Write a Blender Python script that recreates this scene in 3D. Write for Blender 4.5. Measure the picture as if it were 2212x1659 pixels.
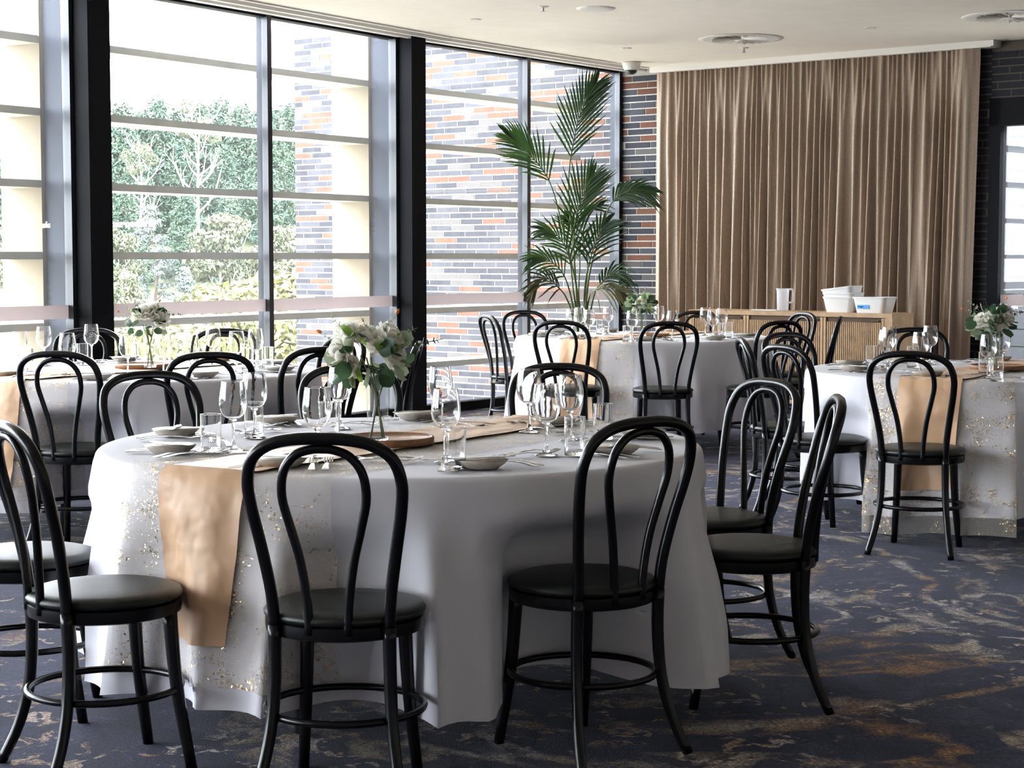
import bpy, math, random
import numpy as np
from mathutils import Vector, Matrix
R = math.radians
random.seed(7)
rng = np.random.default_rng(11)
scene = bpy.context.scene
for o in list(bpy.data.objects):
    bpy.data.objects.remove(o, do_unlink=True)
COL = scene.collection

# ------------------------------------------------------------------ camera
F, CX, CY, YH, H = 3912.0, 1106.0, 829.5, 557.0, 1.32
PITCH = math.atan((CY - YH) / F)
cam_d = bpy.data.cameras.new('camera'); cam = bpy.data.objects.new('camera', cam_d); COL.objects.link(cam)
cam_d.sensor_width = 36; cam_d.lens = F / 2212 * 36; cam_d.clip_end = 900; cam_d.clip_start = .05
cam.location = (0, 0, H); cam.rotation_euler = (R(90) - PITCH, 0, 0)
scene.camera = cam

# ------------------------------------------------------------------ overcast sky + exposure
SKY = 7.0
w = bpy.data.worlds.new('overcast'); scene.world = w; w.use_nodes = True
wt = w.node_tree; wt.nodes.clear()
wo = wt.nodes.new('ShaderNodeOutputWorld'); bg = wt.nodes.new('ShaderNodeBackground')
bg.inputs[0].default_value = (.90, .955, 1.05, 1); bg.inputs[1].default_value = SKY
wt.links.new(bg.outputs[0], wo.inputs[0])
vs = scene.view_settings
vs.view_transform = 'Standard'; vs.look = 'None'; vs.exposure = 1.76; vs.gamma = 1; vs.use_curve_mapping = False
cy = scene.cycles
cy.use_denoising = True
cy.max_bounces = 12; cy.diffuse_bounces = 4; cy.glossy_bounces = 3; cy.transmission_bounces = 10; cy.transparent_max_bounces = 32
cy.use_adaptive_sampling = True; cy.adaptive_threshold = .05; cy.adaptive_min_samples = 20
cy.sample_clamp_indirect = 8; cy.caustics_reflective = False; cy.caustics_refractive = False

# ------------------------------------------------------------------ layout: photograph pixel -> point on a horizontal plane
cp, sp = math.cos(PITCH), math.sin(PITCH)
def ray(x, y):
    a, b = (x - CX) / F, -(y - CY) / F
    return Vector((a, cp + b * sp, -sp + b * cp))
def at_z(x, y, z):
    d = ray(x, y); t = (z - H) / d.z
    return Vector((d.x * t, d.y * t, z))
def at_depth(x, y, D):
    d = ray(x, y); t = D / d.y
    return Vector((d.x * t, D, H + d.z * t))
def V2(v): return Vector((v.x, v.y))

ZG = 3.10                                   # glass head
ZC = 3.12                                   # ceiling
pA = V2(at_z(353, 1, ZG)); pB = V2(at_z(885, 92, ZG)); pC = V2(at_z(1336, 159, ZG))
dA = (pB - pA).normalized(); nA = Vector((dA.y, -dA.x))      # n points into the room
dB = (pC - pB).normalized(); nB = Vector((dB.y, -dB.x))
c0 = V2(at_z(1420, 150, ZG)); c1 = V2(at_z(2120, 95, ZG))
dW = (c1 - c0).normalized(); nW = Vector((dW.y, -dW.x))      # curtain wall, n into the room
if nW.dot(Vector((0, -1))) < 0: nW = -nW
if nA.dot(Vector((1, 0))) < 0: nA = -nA; nB = -nB
C0 = pC.copy(); LA = 24.5; LW = 11.5
PW = pB - dA * LA                          # far end of the window wall (behind the frame)
C1 = C0 + dW * LW
C2 = PW + nA * 11.6

# ------------------------------------------------------------------ helpers: meshes
class MB:
    def __init__(s): s.v = []; s.f = []
    def add(s, vs_, fs):
        n = len(s.v); s.v += [tuple(p) for p in vs_]; s.f += [tuple(i + n for i in q) for q in fs]; return s
    def box(s, x0, x1, y0, y1, z0, z1):
        return s.add([(x0,y0,z0),(x1,y0,z0),(x1,y1,z0),(x0,y1,z0),(x0,y0,z1),(x1,y0,z1),(x1,y1,z1),(x0,y1,z1)],
                     [(0,3,2,1),(4,5,6,7),(0,1,5,4),(1,2,6,5),(2,3,7,6),(3,0,4,7)])
    def obox(s, o, u, v, z0, z1):            # o 2D corner, u, v 2D edge vectors
        P = [o, o + u, o + u + v, o + v]
        fs = [(0,3,2,1),(4,5,6,7),(0,1,5,4),(1,2,6,5),(2,3,7,6),(3,0,4,7)]
        if u.x * v.y - u.y * v.x < 0: fs = [tuple(reversed(f)) for f in fs]
        return s.add([(p.x,p.y,z0) for p in P] + [(p.x,p.y,z1) for p in P], fs)
    def prism(s, pts, z0, z1):
        n = len(pts)
        return s.add([(p[0],p[1],z0) for p in pts] + [(p[0],p[1],z1) for p in pts],
                     [tuple(reversed(range(n))), tuple(range(n, 2*n))] + [(i,(i+1)%n,(i+1)%n+n,i+n) for i in range(n)])
    def tube(s, pts, r, n=10, cap=True, closed=False):
        P = [Vector(p) for p in pts]; m = len(P)
        rr = r if hasattr(r, '__len__') else [r] * m
        T = []
        for i in range(m):
            a = P[(i-1) % m] if closed else P[max(i-1, 0)]
            b = P[(i+1) % m] if closed else P[min(i+1, m-1)]
            T.append((b - a).normalized())
        ref = Vector((0,0,1)) if abs(T[0].z) < .9 else Vector((1,0,0))
        N = (ref - T[0] * ref.dot(T[0])).normalized()
        vs_, fs = [], []
        for i in range(m):
            N = (N - T[i] * N.dot(T[i])).normalized(); B = T[i].cross(N)
            for k in range(n):
                a = 2 * math.pi * k / n
                vs_.append(P[i] + (N * math.cos(a) + B * math.sin(a)) * rr[i])
        for i in range(m if closed else m - 1):
            for k in range(n):
                j = (i + 1) % m
                fs.append((i*n+k, i*n+(k+1)%n, j*n+(k+1)%n, j*n+k))
        if cap and not closed:
            fs.append(tuple(reversed(range(n)))); fs.append(tuple(range((m-1)*n, m*n)))
        return s.add(vs_, fs)
    def lathe(s, prof, n=24, c=(0,0,0)):
        vs_, fs = [], []; m = len(prof)
        for (r, z) in prof:
            for k in range(n):
                a = 2*math.pi*k/n
                vs_.append((c[0] + r*math.cos(a), c[1] + r*math.sin(a), c[2] + z))
        for i in range(m-1):
            for k in range(n):
                fs.append((i*n+k, i*n+(k+1)%n, (i+1)*n+(k+1)%n, (i+1)*n+k))
        if prof[0][0] > 0: fs.append(tuple(reversed(range(n))))
        if prof[-1][0] > 0: fs.append(tuple(range((m-1)*n, m*n)))
        return s.add(vs_, fs)
    def lathe_open(s, prof, n=24, c=(0,0,0)):
        vs_, fs = [], []; m = len(prof)
        for (r, z) in prof:
            for k in range(n):
                a = 2*math.pi*k/n
                vs_.append((c[0] + r*math.cos(a), c[1] + r*math.sin(a), c[2] + z))
        for i in range(m-1):
            for k in range(n):
                fs.append((i*n+k, i*n+(k+1)%n, (i+1)*n+(k+1)%n, (i+1)*n+k))
        return s.add(vs_, fs)
    def grid(s, P):                            # P[i][j]
        m, n = len(P), len(P[0])
        return s.add([p for row in P for p in row], [(i*n+j, i*n+j+1, (i+1)*n+j+1, (i+1)*n+j) for i in range(m-1) for j in range(n-1)])
    def mesh(s, name, mat, smooth=False):
        me = bpy.data.meshes.new(name); me.from_pydata([tuple(p) for p in s.v], [], s.f)
        if mat: me.materials.append(mat)
        if smooth:
            me.polygons.foreach_set('use_smooth', [True] * len(me.polygons))
            if smooth == 'auto':
                try: me.set_sharp_from_angle(angle=R(40))
                except Exception: pass
        me.update(); return me

def crom(pts, k=6, closed=False):
    P = [Vector(p) for p in pts]; out = []; m = len(P)
    rng_ = range(m) if closed else range(m-1)
    for i in rng_:
        p0 = P[(i-1) % m] if closed or i > 0 else P[0]*2 - P[1]
        p1 = P[i]; p2 = P[(i+1) % m]
        p3 = P[(i+2) % m] if closed or i+2 < m else P[-1]*2 - P[-2]
        for j in range(k):
            t = j / k
            out.append(.5*((2*p1) + (p2-p0)*t + (2*p0-5*p1+4*p2-p3)*t*t + (3*p1-p0-3*p2+p3)*t**3))
    if not closed: out.append(P[-1])
    return out

def link(name, data, parent=None, loc=(0,0,0), rz=0.0):
    o = bpy.data.objects.new(name, data); COL.objects.link(o)
    o.location = loc; o.rotation_euler = (0, 0, rz)
    if parent: o.parent = parent
    return o
def part(name, mb, mat, parent, smooth=False, loc=(0,0,0), rz=0.0):
    return link(name, mb.mesh(name, mat, smooth), parent, loc, rz)
def tag(o, label, cat, group=None, kind=None):
    o['label'] = label; o['category'] = cat
    if group: o['group'] = group
    if kind: o['kind'] = kind
    return o
def thing(name, label, cat, loc=(0,0,0), rz=0.0, group=None):
    return tag(link(name, None, None, loc, rz), label, cat, group)
def struct(name, mb, mat, label=None, smooth=False):
    o = link(name, mb.mesh(name, mat, smooth)); o['kind'] = 'structure'
    if label: o['label'] = label
    return o
def copy_tree(o, loc=None, rz=None, label=None, parent=None):
    c = o.copy(); COL.objects.link(c); c.parent = parent
    if loc is not None: c.location = loc
    if rz is not None: c.rotation_euler = (0, 0, rz)
    if label: c['label'] = label
    for ch in o.children:
        copy_tree(ch, parent=c)
    return c

# ------------------------------------------------------------------ helpers: materials
def new_mat(name):
    m = bpy.data.materials.new(name); m.use_nodes = True
    nt = m.node_tree; b = nt.nodes['Principled BSDF']
    return m, nt, b
def pm(name, col, rough=.5, metal=0.0, noise=0.0, nscale=20, bump=0.0, bscale=200, spec=.5, sheen=0.0, trans=None):
    m, nt, b = new_mat(name)
    b.inputs['Base Color'].default_value = (*col, 1); b.inputs['Roughness'].default_value = rough
    b.inputs['Metallic'].default_value = metal; b.inputs['Specular IOR Level'].default_value = spec
    b.inputs['Sheen Weight'].default_value = sheen
    tc = nt.nodes.new('ShaderNodeTexCoord')
    if noise:
        n = nt.nodes.new('ShaderNodeTexNoise'); n.inputs['Scale'].default_value = nscale; n.inputs['Detail'].default_value = 4
        nt.links.new(tc.outputs['Object'], n.inputs['Vector'])
        r = nt.nodes.new('ShaderNodeValToRGB')
        r.color_ramp.elements[0].position = .3; r.color_ramp.elements[1].position = .7
        r.color_ramp.elements[0].color = (*[c*(1-noise) for c in col], 1); r.color_ramp.elements[1].color = (*[min(1, c*(1+noise)) for c in col], 1)
        nt.links.new(n.outputs['Fac'], r.inputs['Fac']); nt.links.new(r.outputs['Color'], b.inputs['Base Color'])
    if bump:
        n2 = nt.nodes.new('ShaderNodeTexNoise'); n2.inputs['Scale'].default_value = bscale; n2.inputs['Detail'].default_value = 3
        nt.links.new(tc.outputs['Object'], n2.inputs['Vector'])
        bp = nt.nodes.new('ShaderNodeBump'); bp.inputs['Strength'].default_value = bump; bp.inputs['Distance'].default_value = .003
        nt.links.new(n2.outputs['Fac'], bp.inputs['Height']); nt.links.new(bp.outputs['Normal'], b.inputs['Normal'])
    return m
def thin_glass(name, tint=(1,1,1), ior=1.5, rough=.0, refl=1.0):
    m = bpy.data.materials.new(name); m.use_nodes = True; nt = m.node_tree; nt.nodes.clear()
    out = nt.nodes.new('ShaderNodeOutputMaterial'); mix = nt.nodes.new('ShaderNodeMixShader')
    tr = nt.nodes.new('ShaderNodeBsdfTransparent'); tr.inputs[0].default_value = (*tint, 1)
    gl = nt.nodes.new('ShaderNodeBsdfGlossy'); gl.inputs['Roughness'].default_value = rough; gl.inputs[0].default_value = (refl,refl,refl,1)
    fr = nt.nodes.new('ShaderNodeFresnel'); ge = nt.nodes.new('ShaderNodeNewGeometry'); mr = nt.nodes.new('ShaderNodeMapRange')
    mr.inputs[3].default_value = ior; mr.inputs[4].default_value = 1/ior        # a thin sheet reflects alike from both faces
    nt.links.new(ge.outputs['Backfacing'], mr.inputs[0]); nt.links.new(mr.outputs[0], fr.inputs[0])
    nt.links.new(fr.outputs[0], mix.inputs[0]); nt.links.new(tr.outputs[0], mix.inputs[1]); nt.links.new(gl.outputs[0], mix.inputs[2])
    nt.links.new(mix.outputs[0], out.inputs[0]); return m
def solid_glass(name):
    m = bpy.data.materials.new(name); m.use_nodes = True; nt = m.node_tree; nt.nodes.clear()
    out = nt.nodes.new('ShaderNodeOutputMaterial'); g = nt.nodes.new('ShaderNodeBsdfGlass'); g.inputs['IOR'].default_value = 1.48
    g.inputs['Roughness'].default_value = 0
    nt.links.new(g.outputs[0], out.inputs[0]); return m
def translucent_mat(name, col, alpha, transl=.5):
    m = bpy.data.materials.new(name); m.use_nodes = True; nt = m.node_tree; nt.nodes.clear()
    out = nt.nodes.new('ShaderNodeOutputMaterial'); mix = nt.nodes.new('ShaderNodeMixShader'); mix2 = nt.nodes.new('ShaderNodeMixShader')
    tr = nt.nodes.new('ShaderNodeBsdfTransparent'); df = nt.nodes.new('ShaderNodeBsdfDiffuse'); tl = nt.nodes.new('ShaderNodeBsdfTranslucent')
    df.inputs[0].default_value = (*col,1); tl.inputs[0].default_value = (*col,1)
    mix2.inputs[0].default_value = transl; nt.links.new(df.outputs[0], mix2.inputs[1]); nt.links.new(tl.outputs[0], mix2.inputs[2])
    mix.inputs[0].default_value = alpha
    nt.links.new(tr.outputs[0], mix.inputs[1]); nt.links.new(mix2.outputs[0], mix.inputs[2]); nt.links.new(mix.outputs[0], out.inputs[0]); return m

M = {}
M['black_frame'] = pm('black_frame', (.008,.008,.010), .75, spec=.12)
M['mullion'] = pm('dark_powder_coat', (.02,.023,.03), .3)
M['alu'] = pm('grey_aluminium', (.040,.047,.065), .5, spec=.15)
M['fin'] = pm('cream_precast', (.29,.25,.19), .9, spec=.1, noise=.08, nscale=3)
M['louvre'] = pm('grey_louvre', (.48,.45,.37), .7, spec=.2, noise=.1, nscale=5)
M['ceiling'] = pm('ceiling_paint', (.88,.82,.73), .9, noise=.02, nscale=6)
M['white_trim'] = pm('white_trim', (.78,.75,.71), .5)
M['track'] = pm('track_grey', (.42,.40,.38), .5)
M['wall_plain'] = pm('plain_wall', (.34,.31,.27), .9)
M['mortar'] = pm('mortar_light', (.42,.40,.36), .95, noise=.1, nscale=30)
M['mortar_dark'] = pm('mortar_dark', (.10,.085,.07), .95)
M['chair'] = pm('black_lacquer', (.004,.004,.005), .26, spec=.38)
M['vinyl'] = pm('black_vinyl', (.010,.013,.010), .40, bump=.25, bscale=500)
M['cloth'] = pm('white_linen', (.80,.79,.85), .9, bump=.2, bscale=900, sheen=.15)
M['table_black'] = pm('table_leg_black', (.02,.02,.022), .5)
M['tabletop'] = pm('tabletop_ply', (.35,.25,.16), .6, noise=.2)
M['steel'] = pm('cutlery_steel', (.48,.46,.44), .22, metal=1.0)
M['plate'] = pm('stoneware', (.50,.45,.38), .45, noise=.12, nscale=60)
M['plate_top'] = pm('stoneware_glaze', (.34,.27,.18), .4, noise=.25, nscale=50)
M['tray'] = pm('tray_wood', (.30,.15,.07), .5, noise=.3, nscale=25)
M['oak'] = pm('oak', (.42,.26,.13), .5, noise=.18, nscale=14)
M['oak_dark'] = pm('oak_slat_gap', (.10,.055,.025), .7)
M['white_plastic'] = pm('white_plastic', (.78,.77,.75), .4)
M['jug'] = translucent_mat('clear_plastic', (.85,.86,.88), .45, .5)
M['blue_tape'] = pm('blue_tape', (.08,.35,.75), .6)
M['paper'] = pm('paper', (.8,.79,.76), .8)
M['glass_thin'] = thin_glass('glass_thin', (.97,.975,.975), 1.5)
M['glass_solid'] = solid_glass('glass_solid')
M['pane'] = thin_glass('window_pane', (.965,.975,.97), 1.38)
def add_veil(m, amount):                          # translucent share lays a pale veil, imitating glare over the outdoor view
    nt = m.node_tree; out = [n for n in nt.nodes if n.type == 'OUTPUT_MATERIAL'][0]; src = out.inputs[0].links[0].from_socket
    tl = nt.nodes.new('ShaderNodeBsdfTranslucent'); mx = nt.nodes.new('ShaderNodeMixShader'); mx.inputs[0].default_value = amount
    nt.links.new(src, mx.inputs[1]); nt.links.new(tl.outputs[0], mx.inputs[2]); nt.links.new(mx.outputs[0], out.inputs[0])
add_veil(M['pane'], .0130)
M['film'] = translucent_mat('frosted_film', (.42,.36,.355), .85, .55)
M['soil'] = pm('soil', (.03,.02,.015), .95)
M['pot'] = pm('planter_black', (.02,.02,.022), .6)
M['frond'] = pm('frond_green', (.020,.050,.018), .45, noise=.35, nscale=9)
M['frond_dry'] = pm('frond_olive', (.09,.085,.025), .55, noise=.3, nscale=9)
M['stem'] = pm('stem_green', (.12,.15,.05), .6)
M['petal'] = pm('white_petal', (.82,.80,.74), .7, sheen=.2)
def through(m, col, f):
    nt = m.node_tree; out = [n for n in nt.nodes if n.type == 'OUTPUT_MATERIAL'][0]; src = out.inputs[0].links[0].from_socket
    tl = nt.nodes.new('ShaderNodeBsdfTranslucent'); tl.inputs[0].default_value = (*col, 1); mx = nt.nodes.new('ShaderNodeMixShader'); mx.inputs[0].default_value = f
    nt.links.new(src, mx.inputs[1]); nt.links.new(tl.outputs[0], mx.inputs[2]); nt.links.new(mx.outputs[0], out.inputs[0])
M['petal'] = pm('white_petal', (.88,.86,.80), .7); through(M['petal'], (.9,.88,.80), .45)
M['leaf_dark'] = pm('eucalyptus_dark', (.05,.10,.055), .55, noise=.3, nscale=25)
M['leaf_pale'] = pm('eucalyptus_pale', (.30,.36,.25), .6, noise=.2, nscale=25)
M['leaf_bright'] = pm('leaf_bright', (.20,.33,.08), .55)
through(M['leaf_dark'], (.07,.14,.06), .3); through(M['leaf_pale'], (.36,.44,.27), .35); through(M['leaf_bright'], (.3,.5,.08), .45); through(M['frond'], (.05,.12,.02), .15)
M['orange'] = pm('orange_tip', (.75,.25,.06), .6)
M['gold'] = pm('gold_ornament', (.6,.4,.12), .35, metal=.8)
M['brick_char'] = pm('brick_charcoal', (.034,.035,.042), .85, noise=.22, nscale=6, bump=.3, bscale=120, spec=.1)
M['brick_grey'] = pm('brick_grey', (.05,.05,.058), .85, noise=.2, nscale=6, bump=.3, bscale=120, spec=.1)
M['brick_red'] = pm('brick_terracotta', (.105,.050,.034), .85, noise=.2, nscale=6, bump=.3, bscale=120, spec=.1)
M['brick_pale'] = pm('brick_pale', (.078,.072,.070), .85, noise=.15, nscale=6, bump=.3, bscale=120, spec=.1)
M['diffuser_dark'] = pm('diffuser_dark', (.03,.03,.03), .8)

def carpet():
    m, nt, b = new_mat('carpet'); L = nt.links.new
    tc = nt.nodes.new('ShaderNodeTexCoord')
    def noise(scale, detail, dist=0.0, rough=.5, vec=None):
        n = nt.nodes.new('ShaderNodeTexNoise'); n.inputs['Scale'].default_value = scale; n.inputs['Detail'].default_value = detail
        n.inputs['Distortion'].default_value = dist; n.inputs['Roughness'].default_value = rough
        L((vec or tc.outputs['Object']), n.inputs['Vector']); return n.outputs['Fac']
    def ramp(fac, *els):
        r = nt.nodes.new('ShaderNodeValToRGB'); cr = r.color_ramp
        while len(cr.elements) < len(els): cr.elements.new(.5)
        for e, (p, c) in zip(cr.elements, els): e.position = p; e.color = (*c, 1)
        L(fac, r.inputs['Fac']); return r.outputs['Color']
    def mix(f, a, c):
        x = nt.nodes.new('ShaderNodeMix'); x.data_type = 'RGBA'; L(f, x.inputs[0]); L(a, x.inputs[6]); L(c, x.inputs[7]); return x.outputs[2]
    def mul(a, c):
        x = nt.nodes.new('ShaderNodeMath'); x.operation = 'MULTIPLY'; L(a, x.inputs[0]); L(c, x.inputs[1]); return x.outputs[0]
    base = ramp(noise(3.2, 8, .8, .72), (.3, (.004,.006,.022)), (.5, (.010,.013,.050)), (.60, (.030,.032,.085)), (.68,(.060,.056,.092)), (.78, (.015,.014,.030)))
    # long curling veins
    vein = ramp(noise(.62, 4, 1.8, .5), (.455, (0,0,0)), (.48, (1,1,1)), (.495,(1,1,1)), (.52, (0,0,0)))
    brk = ramp(noise(5.5, 5, .5, .7), (.44, (.05,.05,.05)), (.58, (1,1,1)))
    veinc = ramp(noise(1.3, 2), (.38, (.26,.13,.055)), (.5, (.34,.28,.22)), (.62, (.44,.40,.40)))
    c1 = mix(mul(vein, brk), base, veinc)
    # pale broken patches
    pat = ramp(noise(9.5, 5, 1.2, .6), (.57, (0,0,0)), (.61, (1,1,1)))
    reg = ramp(noise(1.3, 3, 1.0), (.46, (0,0,0)), (.55, (1,1,1)))
    patc = ramp(noise(2.0, 1), (.4, (.42,.36,.31)), (.55, (.30,.18,.10)), (.65, (.50,.46,.46)))
    c2 = mix(mul(pat, reg), c1, patc)
    grain = ramp(noise(85, 3, 0, .7), (.32, (.25,.25,.28)), (.5, (.9,.9,.9)), (.68, (2.3,2.2,2.1)))
    x = nt.nodes.new('ShaderNodeMix'); x.data_type = 'RGBA'; x.blend_type = 'MULTIPLY'; x.inputs[0].default_value = 1
    L(c2, x.inputs[6]); L(grain, x.inputs[7]); L(x.outputs[2], b.inputs['Base Color'])
    b.inputs['Roughness'].default_value = .95; b.inputs['Specular IOR Level'].default_value = .15; b.inputs['Sheen Weight'].default_value = .1
    bp = nt.nodes.new('ShaderNodeBump'); bp.inputs['Strength'].default_value = .6; bp.inputs['Distance'].default_value = .004
    L(noise(220, 2), bp.inputs['Height']); L(bp.outputs[0], b.inputs['Normal'])
    return m
M['carpet'] = carpet()

def satin():
    m, nt, b = new_mat('champagne_satin')
    b.inputs['Base Color'].default_value = (.74,.47,.28,1); b.inputs['Roughness'].default_value = .42
    b.inputs['Sheen Weight'].default_value = .1; b.inputs['Specular IOR Level'].default_value = .35
    tc = nt.nodes.new('ShaderNodeTexCoord'); n = nt.nodes.new('ShaderNodeTexNoise'); n.inputs['Scale'].default_value = 9; n.inputs['Detail'].default_value = 2
    nt.links.new(tc.outputs['Object'], n.inputs['Vector'])
    bp = nt.nodes.new('ShaderNodeBump'); bp.inputs['Strength'].default_value = .5; bp.inputs['Distance'].default_value = .03
    nt.links.new(n.outputs['Fac'], bp.inputs['Height']); nt.links.new(bp.outputs[0], b.inputs['Normal'])
    return m
M['satin'] = satin()
def sequin():
    m = bpy.data.materials.new('gold_flecked_tulle'); m.use_nodes = True; nt = m.node_tree; nt.nodes.clear(); L = nt.links.new
    out = nt.nodes.new('ShaderNodeOutputMaterial'); tc = nt.nodes.new('ShaderNodeTexCoord')
    tr = nt.nodes.new('ShaderNodeBsdfTransparent'); df = nt.nodes.new('ShaderNodeBsdfDiffuse'); df.inputs[0].default_value = (.92,.86,.78,1)
    tl = nt.nodes.new('ShaderNodeBsdfTranslucent'); tl.inputs[0].default_value = (.92,.86,.78,1); m0 = nt.nodes.new('ShaderNodeMixShader'); m0.inputs[0].default_value = .4
    L(df.outputs[0], m0.inputs[1]); L(tl.outputs[0], m0.inputs[2])
    m1 = nt.nodes.new('ShaderNodeMixShader'); m1.inputs[0].default_value = .33; L(tr.outputs[0], m1.inputs[1]); L(m0.outputs[0], m1.inputs[2])
    gl = nt.nodes.new('ShaderNodeBsdfPrincipled'); gl.inputs['Metallic'].default_value = 1; gl.inputs['Roughness'].default_value = .3
    gl.inputs['Base Color'].default_value = (.85,.60,.30,1)
    n = nt.nodes.new('ShaderNodeTexNoise'); n.inputs['Scale'].default_value = 150; n.inputs['Detail'].default_value = 2; n.inputs['Distortion'].default_value = 1.2
    n2 = nt.nodes.new('ShaderNodeTexNoise'); n2.inputs['Scale'].default_value = 13; n2.inputs['Detail'].default_value = 1
    L(tc.outputs['Object'], n.inputs['Vector']); L(tc.outputs['Object'], n2.inputs['Vector'])
    a = nt.nodes.new('ShaderNodeMath'); a.operation = 'MULTIPLY_ADD'; a.inputs[1].default_value = .45; L(n2.outputs['Fac'], a.inputs[0]); L(n.outputs['Fac'], a.inputs[2])
    g = nt.nodes.new('ShaderNodeMath'); g.operation = 'GREATER_THAN'; g.inputs[1].default_value = .875; L(a.outputs[0], g.inputs[0])
    wn = nt.nodes.new('ShaderNodeTexWhiteNoise'); 
    sn = nt.nodes.new('ShaderNodeVectorMath'); sn.operation = 'SNAP'; sn.inputs[1].default_value = (.006,.006,.006); L(tc.outputs['Object'], sn.inputs[0])
    L(sn.outputs[0], wn.inputs['Vector'])
    nm = nt.nodes.new('ShaderNodeNewGeometry'); vm = nt.nodes.new('ShaderNodeVectorMath'); vm.operation = 'MULTIPLY_ADD'
    vsub = nt.nodes.new('ShaderNodeVectorMath'); vsub.operation = 'SUBTRACT'; vsub.inputs[1].default_value = (.5,.5,.5); L(wn.outputs['Color'], vsub.inputs[0])
    vm.inputs[1].default_value = (1.2,1.2,1.2); L(vsub.outputs[0], vm.inputs[0]); L(nm.outputs['Normal'], vm.inputs[2])
    nn = nt.nodes.new('ShaderNodeVectorMath'); nn.operation = 'NORMALIZE'; L(vm.outputs[0], nn.inputs[0]); L(nn.outputs[0], gl.inputs['Normal'])
    m2 = nt.nodes.new('ShaderNodeMixShader'); L(g.outputs[0], m2.inputs[0]); L(m1.outputs[0], m2.inputs[1]); L(gl.outputs[0], m2.inputs[2])
    L(m2.outputs[0], out.inputs[0]); return m
M['sequin'] = sequin()
def curtain_mat():
    m, nt, b = new_mat('taupe_drapery')
    b.inputs['Roughness'].default_value = .9; b.inputs['Sheen Weight'].default_value = .2
    tc = nt.nodes.new('ShaderNodeTexCoord'); mp = nt.nodes.new('ShaderNodeMapping'); mp.inputs['Scale'].default_value = (300,300,40)
    n = nt.nodes.new('ShaderNodeTexNoise'); n.inputs['Scale'].default_value = 1; n.inputs['Detail'].default_value = 2
    nt.links.new(tc.outputs['Object'], mp.inputs[0]); nt.links.new(mp.outputs[0], n.inputs['Vector'])
    r = nt.nodes.new('ShaderNodeValToRGB'); r.color_ramp.elements[0].position = .3; r.color_ramp.elements[1].position = .7
    r.color_ramp.elements[0].color = (.26,.19,.14,1); r.color_ramp.elements[1].color = (.36,.275,.21,1)
    nt.links.new(n.outputs['Fac'], r.inputs[0]); nt.links.new(r.outputs[0], b.inputs['Base Color']); return m
M['curtain'] = curtain_mat()
def foliage(name, c0_, c1_, scale=1.2):
    m, nt, b = new_mat(name)
    tc = nt.nodes.new('ShaderNodeTexCoord'); n = nt.nodes.new('ShaderNodeTexNoise'); n.inputs['Scale'].default_value = scale; n.inputs['Detail'].default_value = 3
    nt.links.new(tc.outputs['Object'], n.inputs['Vector'])
    r = nt.nodes.new('ShaderNodeValToRGB'); r.color_ramp.elements[0].position = .35; r.color_ramp.elements[1].position = .65
    r.color_ramp.elements[0].color = (*c0_,1); r.color_ramp.elements[1].color = (*c1_,1)
    nt.links.new(n.outputs['Fac'], r.inputs[0]); nt.links.new(r.outputs[0], b.inputs['Base Color'])
    b.inputs['Roughness'].default_value = .8; b.inputs['Specular IOR Level'].default_value = .2
    return m
M['pine'] = foliage('pine_green', (.05,.085,.06), (.085,.125,.08), .4)
M['gum'] = foliage('gum_olive', (.085,.10,.06), (.15,.15,.095), .5)
M['silver'] = foliage('silver_needles', (.10,.13,.115), (.17,.19,.17), .6)
M['golden'] = foliage('golden_shrub', (.15,.15,.06), (.24,.22,.09), .8)
M['bark_pale'] = pm('pale_bark', (.40,.36,.31), .9)
M['bark'] = pm('bark', (.12,.09,.07), .9)
M['grass'] = foliage('grass', (.035,.045,.02), (.06,.065,.03), .15)
M['paving'] = pm('pale_paving', (.42,.39,.34), .9, noise=.1, nscale=1)

# ================================================================== THE ROOM
def hit(px, P, d):                            # where the sight line of a pixel column crosses a wall line
    r = ray(px, YH); r2 = Vector((r.x, r.y))
    den = r2.x * d.y - r2.y * d.x
    t = (P.x * d.y - P.y * d.x) / den
    return r2 * t
def poly(pts, z): return [(p.x, p.y, z) for p in pts]

# floor and ceiling
fl = [PW, pB, C0, C1, C2]
mb = MB(); mb.prism([(p.x, p.y) for p in reversed(fl)], -.12, 0.0)
struct('floor', mb, M['carpet'], 'dark navy carpet with cream and rust swirls')
EDGE = .43
bis = (nA + nB).normalized()
eA0, eB, eC = PW + nA*EDGE, pB + bis*(EDGE/bis.dot(nA)), C0 + nB*EDGE
mb = MB(); mb.prism([(p.x, p.y) for p in [C2, C1, eC, eB, eA0]], ZC, ZC+.25)
struct('ceiling', mb, M['ceiling'], 'plain off-white plaster ceiling')

# pelmet slot with curtain tracks along the window wall
mb = MB()
for (a, b_, n_) in ((PW, pB, nA), (pB, C0, nB)):
    d_ = (b_ - a)
    mb.obox(a - n_*.10, d_, n_*(EDGE+.10), ZC+.07, ZC+.25)
struct('trim_1', mb, M['track'], 'recessed grey pelmet slot above the windows')
k = 2
for off, wd, z0, z1 in ((.05, .03, ZC-.005, ZC+.07), (.15, .035, ZC-.02, ZC+.07), (.28, .035, ZC-.02, ZC+.07), (.405, .025, ZC-.012, ZC+.07)):
    mb = MB()
    for (a, b_, n_) in ((PW, pB, nA), (pB, C0, nB)):
        mb.obox(a + n_*off, (b_ - a), n_*wd, z0, z1)
    struct('trim_%d' % k, mb, M['white_trim'], 'white curtain track in the pelmet slot'); k += 1

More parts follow.
